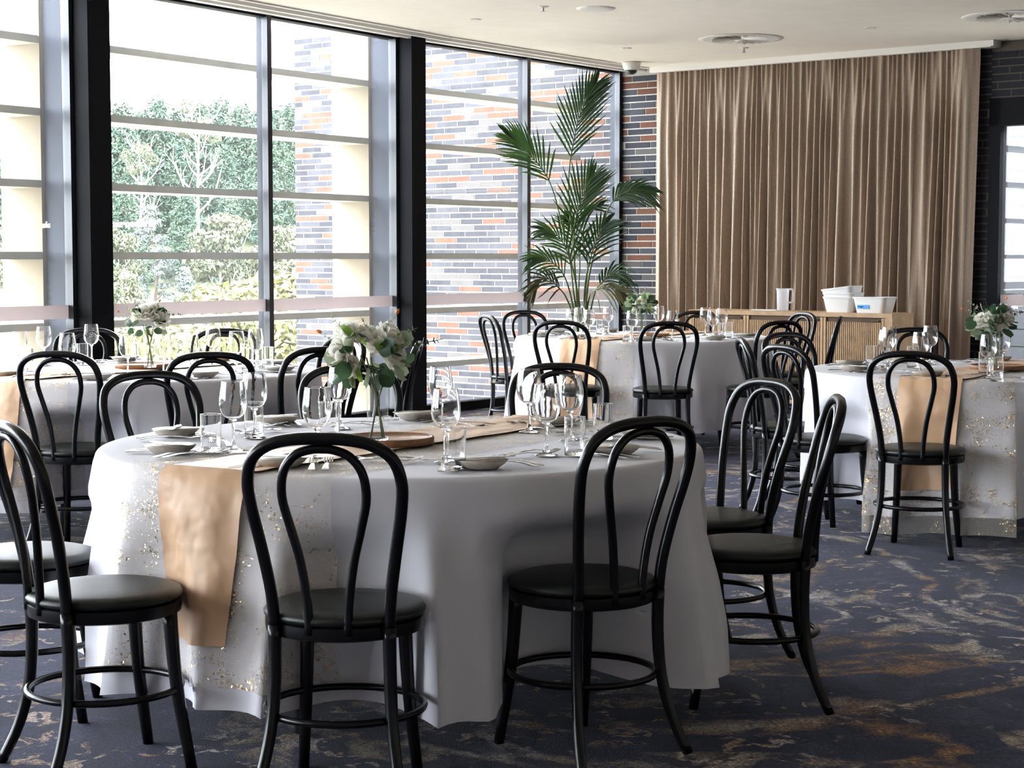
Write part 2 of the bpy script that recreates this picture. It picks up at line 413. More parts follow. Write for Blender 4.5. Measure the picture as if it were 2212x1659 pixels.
# window wall: verticals
tm1 = (hit(575, pB, dA) - pB).length
tc1 = (hit(176, pB, dA) - pB).length
colsA = [.14, tc1, 2*tc1, 3*tc1, 4*tc1, 5*tc1]; mulsA = [tm1 + i*tc1 for i in range(6)]
GLZ = 5*tc1 + tm1                               # glazing ends here, plain wall beyond
vertA = sorted([t for t in colsA + mulsA if t < GLZ + .05])
mB1 = (hit(1133, pB, dB) - pB).length; LB = (C0 - pB).length
win_no = 1
def head_sill(a, b_, n_, idx):
    global k
    mb = MB(); mb.obox(a - n_*.06, b_ - a, n_*.10, ZG, ZC+.08); mb.obox(a - n_*.06, b_ - a, n_*.12, 0, .075)
    struct('trim_%d' % k, mb, M['black_frame'], 'black head and sill frame of the window wall'); k += 1
head_sill(PW, pB, nA, 0); head_sill(pB, C0, nB, 1)
FZ0 = at_depth(239, 685, hit(239, pB, dA).y).z; FZ1 = at_depth(239, 656, hit(239, pB, dA).y).z
def window(a, b_, n_):
    global win_no
    mb = MB(); mb.obox(a, b_ - a, n_*.008, .07, ZG+.01)
    o = struct('window_%d' % win_no, mb, M['pane'], 'floor-to-ceiling window pane'); win_no += 1
    f = MB(); f.obox(a + n_*.009, b_ - a, n_*.0015, FZ0, FZ1)
    part('film_band', f, M['film'], o)['label'] = 'pinkish frosted safety band across the glass'
    return o
def mullion(p, d_, n_):
    global k
    mb = MB(); mb.obox(p - d_*.025 - n_*.005, d_*.05, n_*.055, .0, ZG+.05)
    o = struct('trim_%d' % k, mb, M['mullion'], 'slim dark window mullion'); k += 1
    m2 = MB(); m2.obox(p - d_*.022 - n_*.06, d_*.044, n_*.055, .0, ZG+.05)
    part('outer_cap', m2, M['alu'], o)
def column(p, d_, n_):
    global k
    mb = MB(); mb.obox(p - d_*.10 + n_*.03, d_*.20, n_*.16, .0, ZC+.02)
    o = struct('trim_%d' % k, mb, M['black_frame'], 'black steel column between window bays'); k += 1
    m2 = MB()
    for sgn in (-1, 1): m2.obox(p + d_*(sgn*.115-.018) - n_*.02, d_*.036, n_*.075, .0, ZG+.05)
    part('jamb_frame', m2, M['mullion'], o)
    m3 = MB(); m3.obox(p - d_*.09 - n_*.235, d_*.18, n_*.215, -.6, 4.2)
    part('outer_cladding', m3, M['alu'], o)['label'] = 'blue-grey aluminium cladding outside the glass'
for i in range(len(vertA) - 1):
    window(pB - dA*vertA[i+1], pB - dA*vertA[i], nA)
window(pB, pB + dB*mB1, nB); window(pB + dB*mB1, C0, nB)
mb = MB(); mb.obox(PW, dA*(LA-GLZ), -nA*.25, 0, ZC+.2); struct('wall_left', mb, M['wall_plain'])
for t in mulsA:
    if t < GLZ + .05: mullion(pB - dA*t, dA, nA)
mullion(pB + dB*mB1, dB, nB); mullion(C0 - dB*.03, dB, nB)
for t in colsA:
    if 0 <= t < GLZ: column(pB - dA*t, dA, nA)

# facade outside: precast fins and louvre blades
fin_lab = ['cream precast fin outside the far column, nearest the brick wall', 'cream precast fin outside the wide black column at left']
for i, t in enumerate(colsA[:4]):
    p = pB - dA*t
    mb = MB(); mb.obox(p - dA*.12 - nA*.62, dA*.24, nA*.385, -4.5, 4.4)
    o = part('facade_fin', mb, M['fin'], None)
    tag(o, fin_lab[i] if i < 2 else 'cream precast fin %s beyond the left edge' % ('first' if i == 2 else 'second'), 'fin', 'precast fins outside the windows')
Dl = hit(239, pB - nA*.235, dA).y
zl0 = at_depth(239, 97, Dl).z; zl3 = at_depth(239, 544.5, Dl).z; dz = (zl0 - zl3)/3
ords = ['top', 'second', 'third', 'fourth', 'fifth', 'lowest']
def louvres(a, b_, n_, where):
    for j in range(6):
        zt = zl0 - dz*j
        mb = MB(); mb.obox(a - n_*.56, b_ - a, n_*.325, zt-.05, zt)
        o = part('louvre_blade', mb, M['louvre'], None)
        tag(o, '%s grey louvre blade outside %s' % (ords[j], where), 'louvre', 'louvre blades outside the windows')
louvres(pB - dA*(tc1-.125), pB - dA*.125, nA, 'the wide bay between the black columns')
louvres(pB - dA*(2*tc1-.125), pB - dA*(tc1+.125), nA, 'the leftmost bay')
louvres(pB + dB*.10, C0 - dB*.30, nB, 'the corner bay by the brick wall')
for i in (2, 3):
    louvres(pB - dA*min(GLZ, (i+1)*tc1-.125), pB - dA*(i*tc1+.125), nA, 'the %s bay beyond the left edge' % ('first' if i == 2 else 'second'))

# brick walls -----------------------------------------------------------------
BL, BH, JT, PITCHZ = .285, .0515, .012, .0635
unit = {}
def brick_mesh(mat):
    if mat not in unit:
        mb = MB(); c = .006
        # front face is local -Y: slightly chamfered block of unit length
        mb.box(-.5, .5, 0, 1, -.5, .5)
        unit[mat] = mb.mesh('brick', M[mat])
    return unit[mat]
def brick_wall(owner, o2, d_, n_, s0, s1, z0, z1, mats, weights, depth=.02, limit=300, skip=None, seed=1, proud=.006):
    rr = random.Random(seed); L_ = []
    nrow = int((z1 - z0)/PITCHZ)
    rowoff = 0
    for r_ in range(nrow):
        z = z0 + (r_+.5)*PITCHZ
        rowoff = (rowoff + rr.choice((.33, .4, .5, .6)))%1.0
        s = s0 - (BL+JT)*rowoff
        while s < s1:
            a, b_ = max(s, s0), min(s + BL, s1)
            if b_ - a > .03:
                p = o2 + d_*((a+b_)/2)
                if not (skip and skip((a+b_)/2, z)):
                    L_.append((p, z, b_-a, rr.choices(mats, weights)[0], rr.uniform(-.0015, .0015)))
            s += BL + JT
    L_.sort(key=lambda q: q[0].length + abs(q[1]-1.6)*.6)
    ang = math.atan2(d_.y, d_.x)
    # local +Y must point away from the room side (into the wall)
    for (p, z, ln, mt, jit) in L_[:limit]:
        q = p + n_*(proud + jit)
        b = link('brick', brick_mesh(mt), owner, (q.x, q.y, z), ang)
        b.scale = (ln, depth if Vector((-math.sin(ang), math.cos(ang))).dot(n_) < 0 else -depth, BH)
    rest = L_[limit:]
    if rest:
        me = MB(); mi = []
        names = list(dict.fromkeys(q[3] for q in rest))
        for (p, z, ln, mt, jit) in rest:
            q = p + n_*(proud + jit)
            me.obox(q - d_*(ln/2), d_*ln, -n_*depth, z-BH/2, z+BH/2); mi += [names.index(mt)]*6
        mesh = me.mesh('brick_courses', None)
        for nme in names: mesh.materials.append(M[nme])
        mesh.polygons.foreach_set('material_index', mi)
        o = link('brick_courses', mesh, owner); o['kind'] = 'stuff'
MIX = (['brick_char','brick_grey','brick_red','brick_pale'], [.36,.30,.19,.15])
# outside wall carries on from the corner
sE = (hit(640, C0, -dW) - C0).length
pE = C0 - dW*sE
zE = at_depth(640, 72, pE.y).z
mb = MB(); mb.obox(C0 - dW*.02, -dW*(sE-.02), -nW*.30, -4.6, zE)
wo_ = struct('wall_outside', mb, M['mortar'], 'outdoor wall of long grey and terracotta bricks')
zj = at_depth(1000, 413, hit(1000, C0, -dW).y).z
brick_wall(wo_, C0, -dW, nW, .03, sE, -.75, zE-.01, *MIX, seed=3)
mb = MB(); mb.obox(C0 - dW*.02, -dW*sE, nW*.009, zj-.008, zj+.004); part('movement_joint', mb, M['diffuser_dark'], wo_)
# inside wall behind the curtain, with the door opening
sD0 = (hit(2136, C0, dW) - C0).length; sD1 = sD0 + .98
zDoor = at_depth(2160, 212, hit(2160, C0, dW).y).z
mb = MB()
for (a, b_, z0, z1) in ((0, sD0, 0, ZC+.2), (sD0, sD1, zDoor, ZC+.2), (sD1, LW, 0, ZC+.2)):
    mb.obox(C0 + dW*a, dW*(b_-a), -nW*.28, z0, z1)
wb = struct('wall_back', mb, M['mortar'], 'indoor brick wall behind the curtain')
sC0 = (c0 - C0).dot(dW); sC1 = (c1 - C0).dot(dW)
brick_wall(wb, C0, dW, nW, .05, sC0+.14, .02, ZC-.02, *MIX, seed=5)
for (a, b_, z0, z1) in ((sC1-.12, sD0, .02, ZC-.03), (sD0, sD0+.75, zDoor+.01, ZC-.03)):
    brick_wall(wb, C0, dW, nW, a, b_, z0, z1, ['brick_char'], [1], seed=8)
# dark mortar backing near the door
mb = MB(); mb.obox(C0 + dW*(sC1-.2), dW*(sD0-sC1+.2), nW*.003, 0, ZC); mb.obox(C0 + dW*sD0, dW*.98, nW*.003, zDoor, ZC)
mb.obox(C0 + dW*sD1, dW*(LW-sD1), nW*.003, 0, ZC)
part('dark_mortar', mb, M['mortar_dark'], wb)
# glazed door
zg_ = at_depth(2180, 271, hit(2180, C0, dW).y).z
mb = MB(); o2 = C0 + dW*sD0
mb.obox(o2 - nW*.12, dW*.10, nW*.16, 0, zDoor); mb.obox(o2 + dW*.88 - nW*.12, dW*.10, nW*.16, 0, zDoor)
mb.obox(o2 - nW*.12, dW*.98, nW*.16, zg_, zDoor); mb.obox(o2 - nW*.12, dW*.98, nW*.16, 0, .05)
door = struct('door_1', mb, M['black_frame'], 'black-framed glazed door beside the curtain')
mb = MB(); mb.obox(o2 + dW*.10 - nW*.03, dW*.78, nW*.008, .05, zg_); part('pane', mb, M['pane'], door)
mb = MB(); mb.obox(o2 + dW*.10 - nW*.021, dW*.78, nW*.0015, FZ0, FZ1); part('film_band', mb, M['film'], door)
mb = MB()
for a in (.28, .70): mb.obox(o2 + dW*a - nW*.30, dW*.045, nW*.05, .0, zg_)
part('outer_frame', mb, M['alu'], door)
# walls never seen from the camera
mb = MB(); mb.obox(C1, C2 - C1, dW*.2, 0, ZC+.2); struct('wall_right', mb, M['wall_plain'])
mb = MB(); mb.obox(PW, C2 - PW, -dA*.2, 0, ZC+.2); struct('wall_rear', mb, M['wall_plain'])
# roof slab edge keeps the sky from leaking over the ceiling
mb = MB(); mb.prism([(p.x, p.y) for p in [C2 - dA*.3, C1 + dW*.3, C0 - nW*.3 + dW*.05, pB - bis*.06, PW - nA*.06]], ZC+.25, ZC+.6)
struct('ceiling_slab', mb, M['wall_plain'], 'roof slab over the room')

# daylight portals in the glazed openings
def portal(p0, p1, n_, z0, z1):
    L = bpy.data.lights.new('window_daylight', 'AREA'); L.shape = 'RECTANGLE'; L.size = (p1-p0).length; L.size_y = z1-z0; L.energy = 0.0
    L.cycles.is_portal = True
    o = bpy.data.objects.new('window_daylight', L); COL.objects.link(o)
    c = (p0+p1)/2 - n_*.02; o.location = (c.x, c.y, (z0+z1)/2)
    x = Vector(((p1-p0).normalized().x, (p1-p0).normalized().y, 0)); zz = Vector((-n_.x, -n_.y, 0)); y = zz.cross(x)
    o.matrix_world = Matrix.Translation(o.location) @ Matrix((x, y, zz)).transposed().to_4x4()
portal(pB - dA*GLZ, pB, nA, .07, ZG); portal(pB, C0, nB, .07, ZG); portal(o2 + dW*.1, o2 + dW*.88, nW, .05, zg_)

# ------------------------------------------------------------------ ceiling fittings
def ceil(x, y): return at_z(x, y, ZC)
def diffuser(p, label):
    t = thing('air_diffuser', label, 'diffuser', p, .3, 'round swirl diffusers in the ceiling')
    part('rim', MB().lathe([(.235,-.004),(.30,-.010),(.345,-.007),(.35,-.001)], 40), M['white_trim'], t, True)
    part('recess', MB().lathe([(.0,-.001),(.24,-.001),(.24,-.003),(.0,-.003)], 32), M['diffuser_dark'], t)
    v = MB()
    for i in range(20):
        a = 2*math.pi*i/20; ca, sa = math.cos(a), math.sin(a)
        def P(r, s, z): return (r*ca - s*sa, r*sa + s*ca, z)
        v.add([P(.05,-.004,-.005), P(.235,-.022,-.004), P(.235,.016,-.024), P(.05,.004,-.016)], [(0,1,2,3)])
        part('vane', v, M['white_trim'], t); v = MB()
    part('hub', MB().lathe([(0,-.02),(.05,-.018),(.055,-.003)], 20), M['white_trim'], t, True)
diffuser(ceil(1600, 83), 'white round swirl air diffuser in the ceiling before the curtain')
diffuser(ceil(2180, 35), 'white round swirl air diffuser at the top right corner')
def disc_fit(name, p, label, cat, prof, mat='white_trim'):
    o = part(name, MB().lathe(prof, 28), M[mat], None, 'auto', loc=p); tag(o, label, cat); return o
disc_fit('ceiling_speaker', ceil(1287, 18), 'large flush white ceiling speaker grille', 'speaker', [(0,-.012),(.10,-.011),(.135,-.007),(.142,.0)])
def downlight(p, label):
    t = thing('downlight', label, 'downlight', p, 0, 'small recessed downlights')
    part('rim', MB().lathe([(.033,-.003),(.045,-.006),(.05,0)], 20), M['white_trim'], t, True)
    part('lens', MB().lathe([(0,-.002),(.033,-.002)], 20), M['track'], t)
downlight(ceil(1025, 42), 'small recessed downlight left of the ceiling speaker')
downlight(ceil(1352, 104), 'small recessed downlight above the dome camera')
downlight(ceil(1880, 60), 'small recessed downlight between the two swirl diffusers')
def sprinkler(p, label):
    t = thing('sprinkler', label, 'sprinkler', p, 0, 'ceiling sprinkler heads')
    part('escutcheon', MB().lathe([(0,-.008),(.03,-.006),(.042,0)], 20), M['white_trim'], t, True)
    part('nozzle', MB().lathe([(.0,-.034),(.008,-.034),(.010,-.006)], 12), M['steel'], t)
    part('deflector', MB().lathe([(0,-.04),(.018,-.04),(.018,-.036),(0,-.036)], 14), M['steel'], t)
sprinkler(ceil(1173, 14), 'sprinkler head left of the ceiling speaker')
sprinkler(ceil(1607, 103), 'sprinkler head below the swirl diffuser in front of the curtain')
pd = ceil(1364, 134)
t = thing('dome_camera', 'white dome security camera in the ceiling corner', 'camera', pd)
part('housing', MB().lathe([(.062,-.075),(.078,-.055),(.085,-.02),(.088,0)], 28), M['white_plastic'], t, True)
part('dome', MB().lathe([(0,-.115),(.025,-.112),(.045,-.098),(.055,-.076)], 24), pm('smoked_dome', (.02,.02,.022), .12), t, True)

# ------------------------------------------------------------------ curtain
Ncol, Nrow = 1100, 26
cl = (c1 - c0).length
def curtain():
    u = np.linspace(0, cl, Ncol); zz = np.linspace(0, 1, Nrow)
    r1 = np.random.default_rng(4)
    warp = u + .02*np.sin(u*9+1) + .015*np.sin(u*23)
    top = np.cos(2*np.pi*warp/.052)
    wl = u + .03*np.sin(u*4.1) + .022*np.sin(u*9.7+2) + .014*np.sin(u*17+.5)
    mid = np.cos(2*np.pi*wl/.078)
    low = np.cos(2*np.pi*(wl + .02*np.sin(u*7))/.108 + .6)
    flatL = np.clip((u-.02)/.10, 0, 1); flatR = np.clip((cl-.02-u)/.26, 0, 1)
    sh = lambda q: np.sign(q)*np.abs(q)**.75
    P = []
    for zt in zz:
        z = (ZC-.05)*(1-zt) + .015*zt
        a = np.clip(1 - zt*5, 0, 1); b_ = np.clip(min(zt*5, (1-zt)*2.2), 0, 1); c_ = np.clip((zt-.25)*2, 0, 1)
        amp = .015*a*sh(top) + (.026 + .014*zt)*b_*sh(mid) + .046*c_*sh(low)
        amp = np.where(amp > 0, amp, amp*.8) * np.minimum(flatL, 1) * flatR
        bulge = .045*np.exp(-((u-(cl-.13))/.10)**2) + .02*np.exp(-((u-.05)/.05)**2)
        lean = -.06*zt*(u/cl)
        row = []
        for i in range(Ncol):
            p = c0 + dW*(u[i] + lean[i]) + nW*(amp[i] + bulge[i])
            row.append((p.x, p.y, z))
        P.append(row)
    return MB().grid(P)
cur = thing('curtain', 'full-height taupe pleated curtain across the back wall', 'curtain', (0,0,0))
part('drape', curtain(), M['curtain'], cur, True)
mb = MB(); q = c0 - dW*.05 + nW*.06
mb.obox(q, dW*(cl+.16), -nW*.13, ZC-.055, ZC); part('track', mb, M['white_trim'], cur)
mb = MB(); q = c0 + dW*(cl+.0) + nW*.075
mb.obox(q, dW*.14, -nW*.16, ZC-.05, ZC-.002); part('track_end', mb, M['white_trim'], cur)

# ================================================================== OUTDOORS
mb = MB(); mb.add([(-300,-60,-4.8),(120,-60,-4.8),(120,150,-4.8),(-300,150,-4.8)], [(0,1,2,3)])
struct('ground_outside', mb, M['grass'], 'grassy ground outside, a storey below')
mb = MB(); mb.obox(PW - dA*30, dA*70, -nA*38, -4.9, -4.76); struct('bounce_ground', mb, M['paving'], 'pale ground added below the windows to bounce light up')  # wide pale reflector, added to throw daylight up onto the ceiling
G = []
for j in range(9):
    y = 120 + j*20
    G.append([(x, y, -4.8 + 12.5*(1 - math.cos(min(j/7,1)*math.pi))/2 + 1.2*math.sin(x*.07+j)) for x in range(-220, 160, 20)])
struct('hillside', MB().grid(G), M['grass'], 'grassy hillside behind the trees', True)
mb = MB(); mb.obox(C0 - nW*.28 + dW*.6, dW*9, -nW*9, -.25, -.02); struct('terrace_floor', mb, M['paving'], 'pale paved terrace outside the door')

def leaf_cloud(blobs, n, size, seed, flat=.0, up=0.0):
    r = np.random.default_rng(seed); V = []; Fc = []
    wts = np.array([b[3]*b[4]*b[5] for b in blobs])**.67; wts /= wts.sum()
    cnt = r.multinomial(n, wts); vs_ = []; 
    for (bx_, by_, bz_, rx, ry, rz), c in zip(blobs, cnt):
        d = r.normal(size=(c,3)); d /= np.linalg.norm(d, axis=1)[:,None]
        rad = r.uniform(.72, 1.06, size=(c,1))
        p = np.array([bx_,by_,bz_]) + d*rad*np.array([rx,ry,rz])
        nrm = d*.8 + r.normal(size=(c,3))*.55; nrm[:,2] += up; nrm /= np.linalg.norm(nrm, axis=1)[:,None]
        a = np.cross(nrm, r.normal(size=(c,3))); a /= np.linalg.norm(a, axis=1)[:,None]; b = np.cross(nrm, a)
        s = size*r.uniform(.6, 1.4, size=(c,1)); s2 = s*(1-flat)
        q = np.stack([p-a*s, p-b*s2*.6+nrm*s*.15, p+a*s, p+b*s2*.6+nrm*s*.15], axis=1)
        vs_.append(q.reshape(-1,3))
    v = np.concatenate(vs_); m = len(v)//4
    return v, m
def cloud_mesh(name, blobs, n, size, seed, mat, **kw):
    v, m = leaf_cloud(blobs, n, size, seed, **kw)
    me = bpy.data.meshes.new(name); me.from_pydata(v.tolist(), [], [(4*i,4*i+1,4*i+2,4*i+3) for i in range(m)])
    me.materials.append(mat); me.polygons.foreach_set('use_smooth', [True]*m); return me
def branch_mb(h, seed, n=9, spread=.3, r0=.22, start=.3):
    rr = random.Random(seed); mb = MB()
    trunk = crom([(0,0,-1), (rr.uniform(-.2,.2),0,h*.3), (rr.uniform(-.4,.4),rr.uniform(-.3,.3),h*.6), (rr.uniform(-.5,.5),0,h)], 5)
    mb.tube(trunk, [r0*(1-.85*i/(len(trunk)-1)) for i in range(len(trunk))], 6)
    for i in range(n):
        t = rr.uniform(start, .95); p = trunk[int(t*(len(trunk)-1))]; a = rr.uniform(0, 6.28); L = h*spread*rr.uniform(.5,1.1)
        q1 = p + Vector((math.cos(a)*L*.5, math.sin(a)*L*.5, L*.35)); q2 = p + Vector((math.cos(a)*L*.8, math.sin(a)*L*.8, L*.9))
        pts = crom([p, q1, q2], 4); mb.tube(pts, [r0*.4*(1-.8*j/(len(pts)-1)) for j in range(len(pts))], 5)
        for _ in range(2):
            pp = pts[rr.randint(3, len(pts)-2)]; mb.tube([pp, pp + Vector((rr.uniform(-1,1), rr.uniform(-1,1), rr.uniform(.5,1.3)))*L*.3], [r0*.16, r0*.05], 4)
    return mb
TREE = {}
def tree_kind(kind, var):
    key = (kind, var)
    if key in TREE: return TREE[key]
    rr = random.Random(hash(kind) % 1 + var*17 + len(kind)*101); bl = []
    if kind == 'pine':
        h = 14
        for i in range(40):
            z = (.10 + .88*(i/39)**.9)*h; w_ = (1.0 - z/h)*3.3 + .35; a = i*2.4 + rr.uniform(-.5,.5); rad = rr.uniform(.25,.95)*w_; k_ = .55 + .75*(1-z/h)
            bl.append((math.cos(a)*rad, math.sin(a)*rad, z, rr.uniform(.8,1.5)*k_+.15, rr.uniform(.8,1.5)*k_+.15, rr.uniform(.55,1.0)*k_+.25))
        f = cloud_mesh('pine_foliage', bl, 8000, .27, var+1, M['pine'], flat=.4, up=.35); b = branch_mb(h*.9, var, 8, .15).mesh('pine_trunk', M['bark'], True)
    elif kind == 'gum':
        h = 11
        for i in range(14):
            a = rr.uniform(0, 6.28); z = rr.uniform(.55,1.0)*h; rad = rr.uniform(.3,1)*3.2*math.sin(min(1,(1.12-z/h)*2)*1.57)
            bl.append((math.cos(a)*rad, math.sin(a)*rad, z, rr.uniform(.8,1.5), rr.uniform(.8,1.5), rr.uniform(.5,.9)))
        f = cloud_mesh('gum_foliage', bl, 4200, .26, var+20, M['gum'], flat=.3, up=.2); b = branch_mb(h*.92, var+5, 12, .32, .2, .25).mesh('gum_branches', M['bark_pale'], True)
    elif kind == 'dead':
        h = 13
        for i in range(6):
            a = rr.uniform(0, 6.28); z = rr.uniform(.7,1.0)*h
            bl.append((math.cos(a)*1.6, math.sin(a)*1.6, z, 1.0, 1.0, .6))
        f = cloud_mesh('sparse_foliage', bl, 700, .22, var+30, M['gum'], flat=.3); b = branch_mb(h, var+9, 20, .3, .26, .3).mesh('bare_branches', M['bark_pale'], True)
    elif kind == 'silver':
        h = 10; v = []
        bl = []
        for i in range(90):
            z = rr.uniform(.06, 1)*h; w_ = (1.02 - z/h)*3.4+.15; a = rr.uniform(0, 6.28); rad = w_*rr.uniform(.55,1)
            bl.append((math.cos(a)*rad, math.sin(a)*rad, z + .12*rad, .5*abs(math.cos(a))+.28, .5*abs(math.sin(a))+.28, .16))
        f = cloud_mesh('silver_foliage', bl, 6500, .17, var+40, M['silver'], flat=.5, up=.6); b = branch_mb(h, var+2, 4, .1).mesh('silver_trunk', M['bark'], True)
    else:
        h = 4
        for i in range(16):
            a = rr.uniform(0, 6.28); z = rr.uniform(.25,.9)*h; rad = rr.uniform(.2,1)*1.9*(1.15-z/h)
            bl.append((math.cos(a)*rad, math.sin(a)*rad, z, rr.uniform(.5,.9), rr.uniform(.5,.9), rr.uniform(.45,.8)))
        f = cloud_mesh('shrub_foliage', bl, 4200, .13, var+50, M['golden'], flat=.3, up=.2); b = branch_mb(h*.8, var+3, 6, .3, .08, .05).mesh('shrub_stems', M['bark'], True)
    TREE[key] = (f, b); return TREE[key]
def ground_z(x, y):
    j = (y-120)/20
    return -4.8 if j <= 0 else -4.8 + 12.5*(1 - math.cos(min(j/7,1)*math.pi))/2
def tree(kind, px, ytop, D, label, group, hh, name, wsc=1.0, var=0):
    top = at_depth(px, ytop, D); f, b = tree_kind(kind, var); base = {'pine':14.2,'gum':11.8,'dead':14,'silver':10.2,'golden':4.2}[kind]
    g = ground_z(top.x, D) - .3; s = (top.z - g)/base
    t = thing(name, label, 'shrub' if kind == 'golden' else 'tree', (top.x, D, g), random.uniform(0, 6.28), group); t.scale = (s*wsc, s*wsc, s)
    link('crown', f, t); link('branches' if kind in ('gum','dead') else 'trunk', b, t)
r5 = random.Random(21)
pl_back = 'dark green pine halfway up the dense hillside stand'
for i, (px, yt, D) in enumerate([(-60,225,232),(30,232,228),(150,238,226),(262,222,230),(345,212,236),(430,225,240),(520,228,232),(590,232,228),(660,245,236),(760,240,240),
                                 (305,240,238),(385,232,244),(475,215,246),(555,240,240),(625,226,244),(-20,300,196),(90,310,200),(215,300,198),(300,320,196),(395,300,200),(480,318,202),(560,305,197),(630,330,199),(720,320,200),
                                 (60,395,172),(200,405,168),(270,420,170),(400,410,172),(490,400,170),(585,410,168),(650,425,171)]):
    tree('pine', px, yt, D, 'green pine on the skyline of the wooded hillside' if D > 225 else pl_back if D > 190 else 'green pine low on the hillside behind the pale gums', 'pines on the hillside', 14, 'pine_tree', r5.uniform(.95,1.25), i % 4)
tree('dead', 300, 268, 188, 'bare white-limbed gum standing out against the pines at left', None, 13, 'gum_tree', .8, 0)
tree('dead', 425, 200, 190, 'tall pale gum topping the pines near the window middle', None, 13, 'gum_tree', .8, 1)
tree('silver', 325, 440, 120, 'silver-blue conifer with layered branches below the pines', None, 10, 'silver_conifer', .85, 0)
tree('gum', 470, 452, 118, 'pale rounded gum to the right of the silver conifer', None, 11, 'gum_tree', .95, 0)
tree('gum', 610, 460, 124, 'pale olive gum beside the outdoor brick wall', None, 11, 'gum_tree', .9, 1)
tree('gum', 250, 480, 112, 'brownish gum behind the wide black column', None, 11, 'gum_tree', .7, 2)
tree('gum', 545, 520, 110, 'low olive gum behind the slim mullion', None, 11, 'gum_tree', .8, 2)
tree('gum', 270, 560, 84, 'leaning pale-limbed gum low beside the black column', None, 11, 'gum_tree', .75, 1)
tree('silver', 400, 575, 92, 'grey-green feathery shrub behind the white flowers', None, 10, 'silver_conifer', .8, 1)
tree('gum', 20, 470, 115, 'olive gum glimpsed left of the cream fin', None, 11, 'gum_tree', .9, 0)
for i, (px, yt, D, lb) in enumerate([(500,592,66,'golden shrub right of the white flowers'),(600,566,72,'tall golden shrub beside the outdoor wall'),(440,668,58,'low golden shrub above the left table'),
                                     (555,640,60,'golden shrub behind the slim mullion'),(640,655,62,'golden shrub half hidden by the outdoor wall'),(370,700,56,'lowest golden shrub near the left table glasses'),(270,690,60,'small golden shrub next to the black column')]):
    tree('golden', px, yt, D, lb, 'golden shrubs below the window', 4, 'golden_shrub', 1.15, i % 3)

# ================================================================== FURNITURE
# ------------------------------------------------------------------ bentwood chair
def make_chair():
    t = thing('bentwood_chair', 'x', 'chair', (0,0,0), 0, 'black bentwood chairs at the tables')
    hoop = [(-.140,-.150,.43),(-.146,-.158,.52),(-.163,-.178,.63),(-.181,-.205,.735),(-.184,-.222,.80),(-.166,-.240,.855),(-.120,-.251,.887),(-.060,-.2555,.8995),(0,-.256,.9015)]
    hoop = hoop + [(-x,y,z) for (x,y,z) in reversed(hoop[:-1])]
    part('back_hoop', MB().tube(crom(hoop, 4), .0150, 10), M['chair'], t, True)
    inn = [(-.047,-.186,.425),(-.050,-.188,.50),(-.064,-.196,.60),(-.086,-.210,.69),(-.101,-.224,.76),(-.094,-.237,.82),(-.066,-.245,.859),(-.030,-.248,.874),(0,-.248,.8765)]
    inn = inn + [(-x,y,z) for (x,y,z) in reversed(inn[:-1])]
    part('inner_hoop', MB().tube(crom(inn, 4), .0115, 8), M['chair'], t, True)
    for s in (-1, 1):
        rear = crom([(s*.140,-.150,.44),(s*.141,-.147,.33),(s*.147,-.155,.21),(s*.163,-.180,.10),(s*.185,-.222,0)], 4)
        part('leg', MB().tube(rear, [.0172 - .0032*i/(len(rear)-1) for i in range(len(rear))], 10), M['chair'], t, True)
        fr = crom([(s*.125,.125,.43),(s*.133,.140,.22),(s*.150,.172,0)], 4)
        part('leg', MB().tube(fr, [.0195 - .005*i/(len(fr)-1) for i in range(len(fr))], 10), M['chair'], t, True)
    ring = [(.196*math.cos(a), .196*math.sin(a)-.004, .212) for a in [2*math.pi*i/36 for i in range(36)]]
    part('stretcher_ring', MB().tube(ring, .0095, 8, closed=True), M['chair'], t, True)
    part('seat_frame', MB().lathe([(.0,.405),(.18,.405),(.195,.41),(.197,.42),(.197,.44),(.19,.445),(0,.445)], 36), M['chair'], t, 'auto')
    part('seat', MB().lathe([(.188,.444),(.199,.449),(.201,.457),(.194,.467),(.17,.474),(.10,.478),(0,.479)], 36), M['vinyl'], t, True)
    return t
proto_chair = make_chair(); chair_used = False
CHAIRS = []
def chair_at(org, yaw, label, table):
    global chair_used
    rz = R(yaw - 90)
    if not chair_used:
        c = proto_chair; c.location = (org.x, org.y, 0); c.rotation_euler = (0,0,rz); c['label'] = label; chair_used = True
    else:
        c = copy_tree(proto_chair, (org.x, org.y, 0), rz, label)
    CHAIRS.append((table, Vector((org.x, org.y))))
def chair_top(px, py, yaw, label, table):
    p = at_z(px, py, .915); f = Vector((math.cos(R(yaw)), math.sin(R(yaw)), 0)); chair_at(p + f*.256, yaw, label, table)
def chair_seat(px, py, yaw, label, table):
    chair_at(at_z(px, py, .478), yaw, label, table)
# front table
chair_top(692, 935, 83, 'black bentwood chair in the foreground, back to the camera, below the big bouquet', 1)
chair_top(1398, 900, 128, 'black bentwood chair in the deepest shadow, right of the foreground chair', 1)
chair_top(1812, 853, 176, 'black bentwood chair seen edge-on, drawn up right of the front table', 1)
chair_top(1664, 817, 208, 'black bentwood chair behind the edge-on one, at the front table right', 1)
chair_seat(226, 1262, 33, 'black bentwood chair at the bottom left corner, facing right', 1)
chair_seat(60, 1185, 5, 'black bentwood chair cut by the left edge, only seat and legs showing', 1)
chair_top(318, 801, 306, 'black bentwood chair behind the front table at its left end', 1)
chair_top(755, 787, 279, 'black bentwood chair behind the big bouquet on the front table', 1)
chair_top(1210, 784, 258, 'black bentwood chair behind the trio of wine glasses', 1)
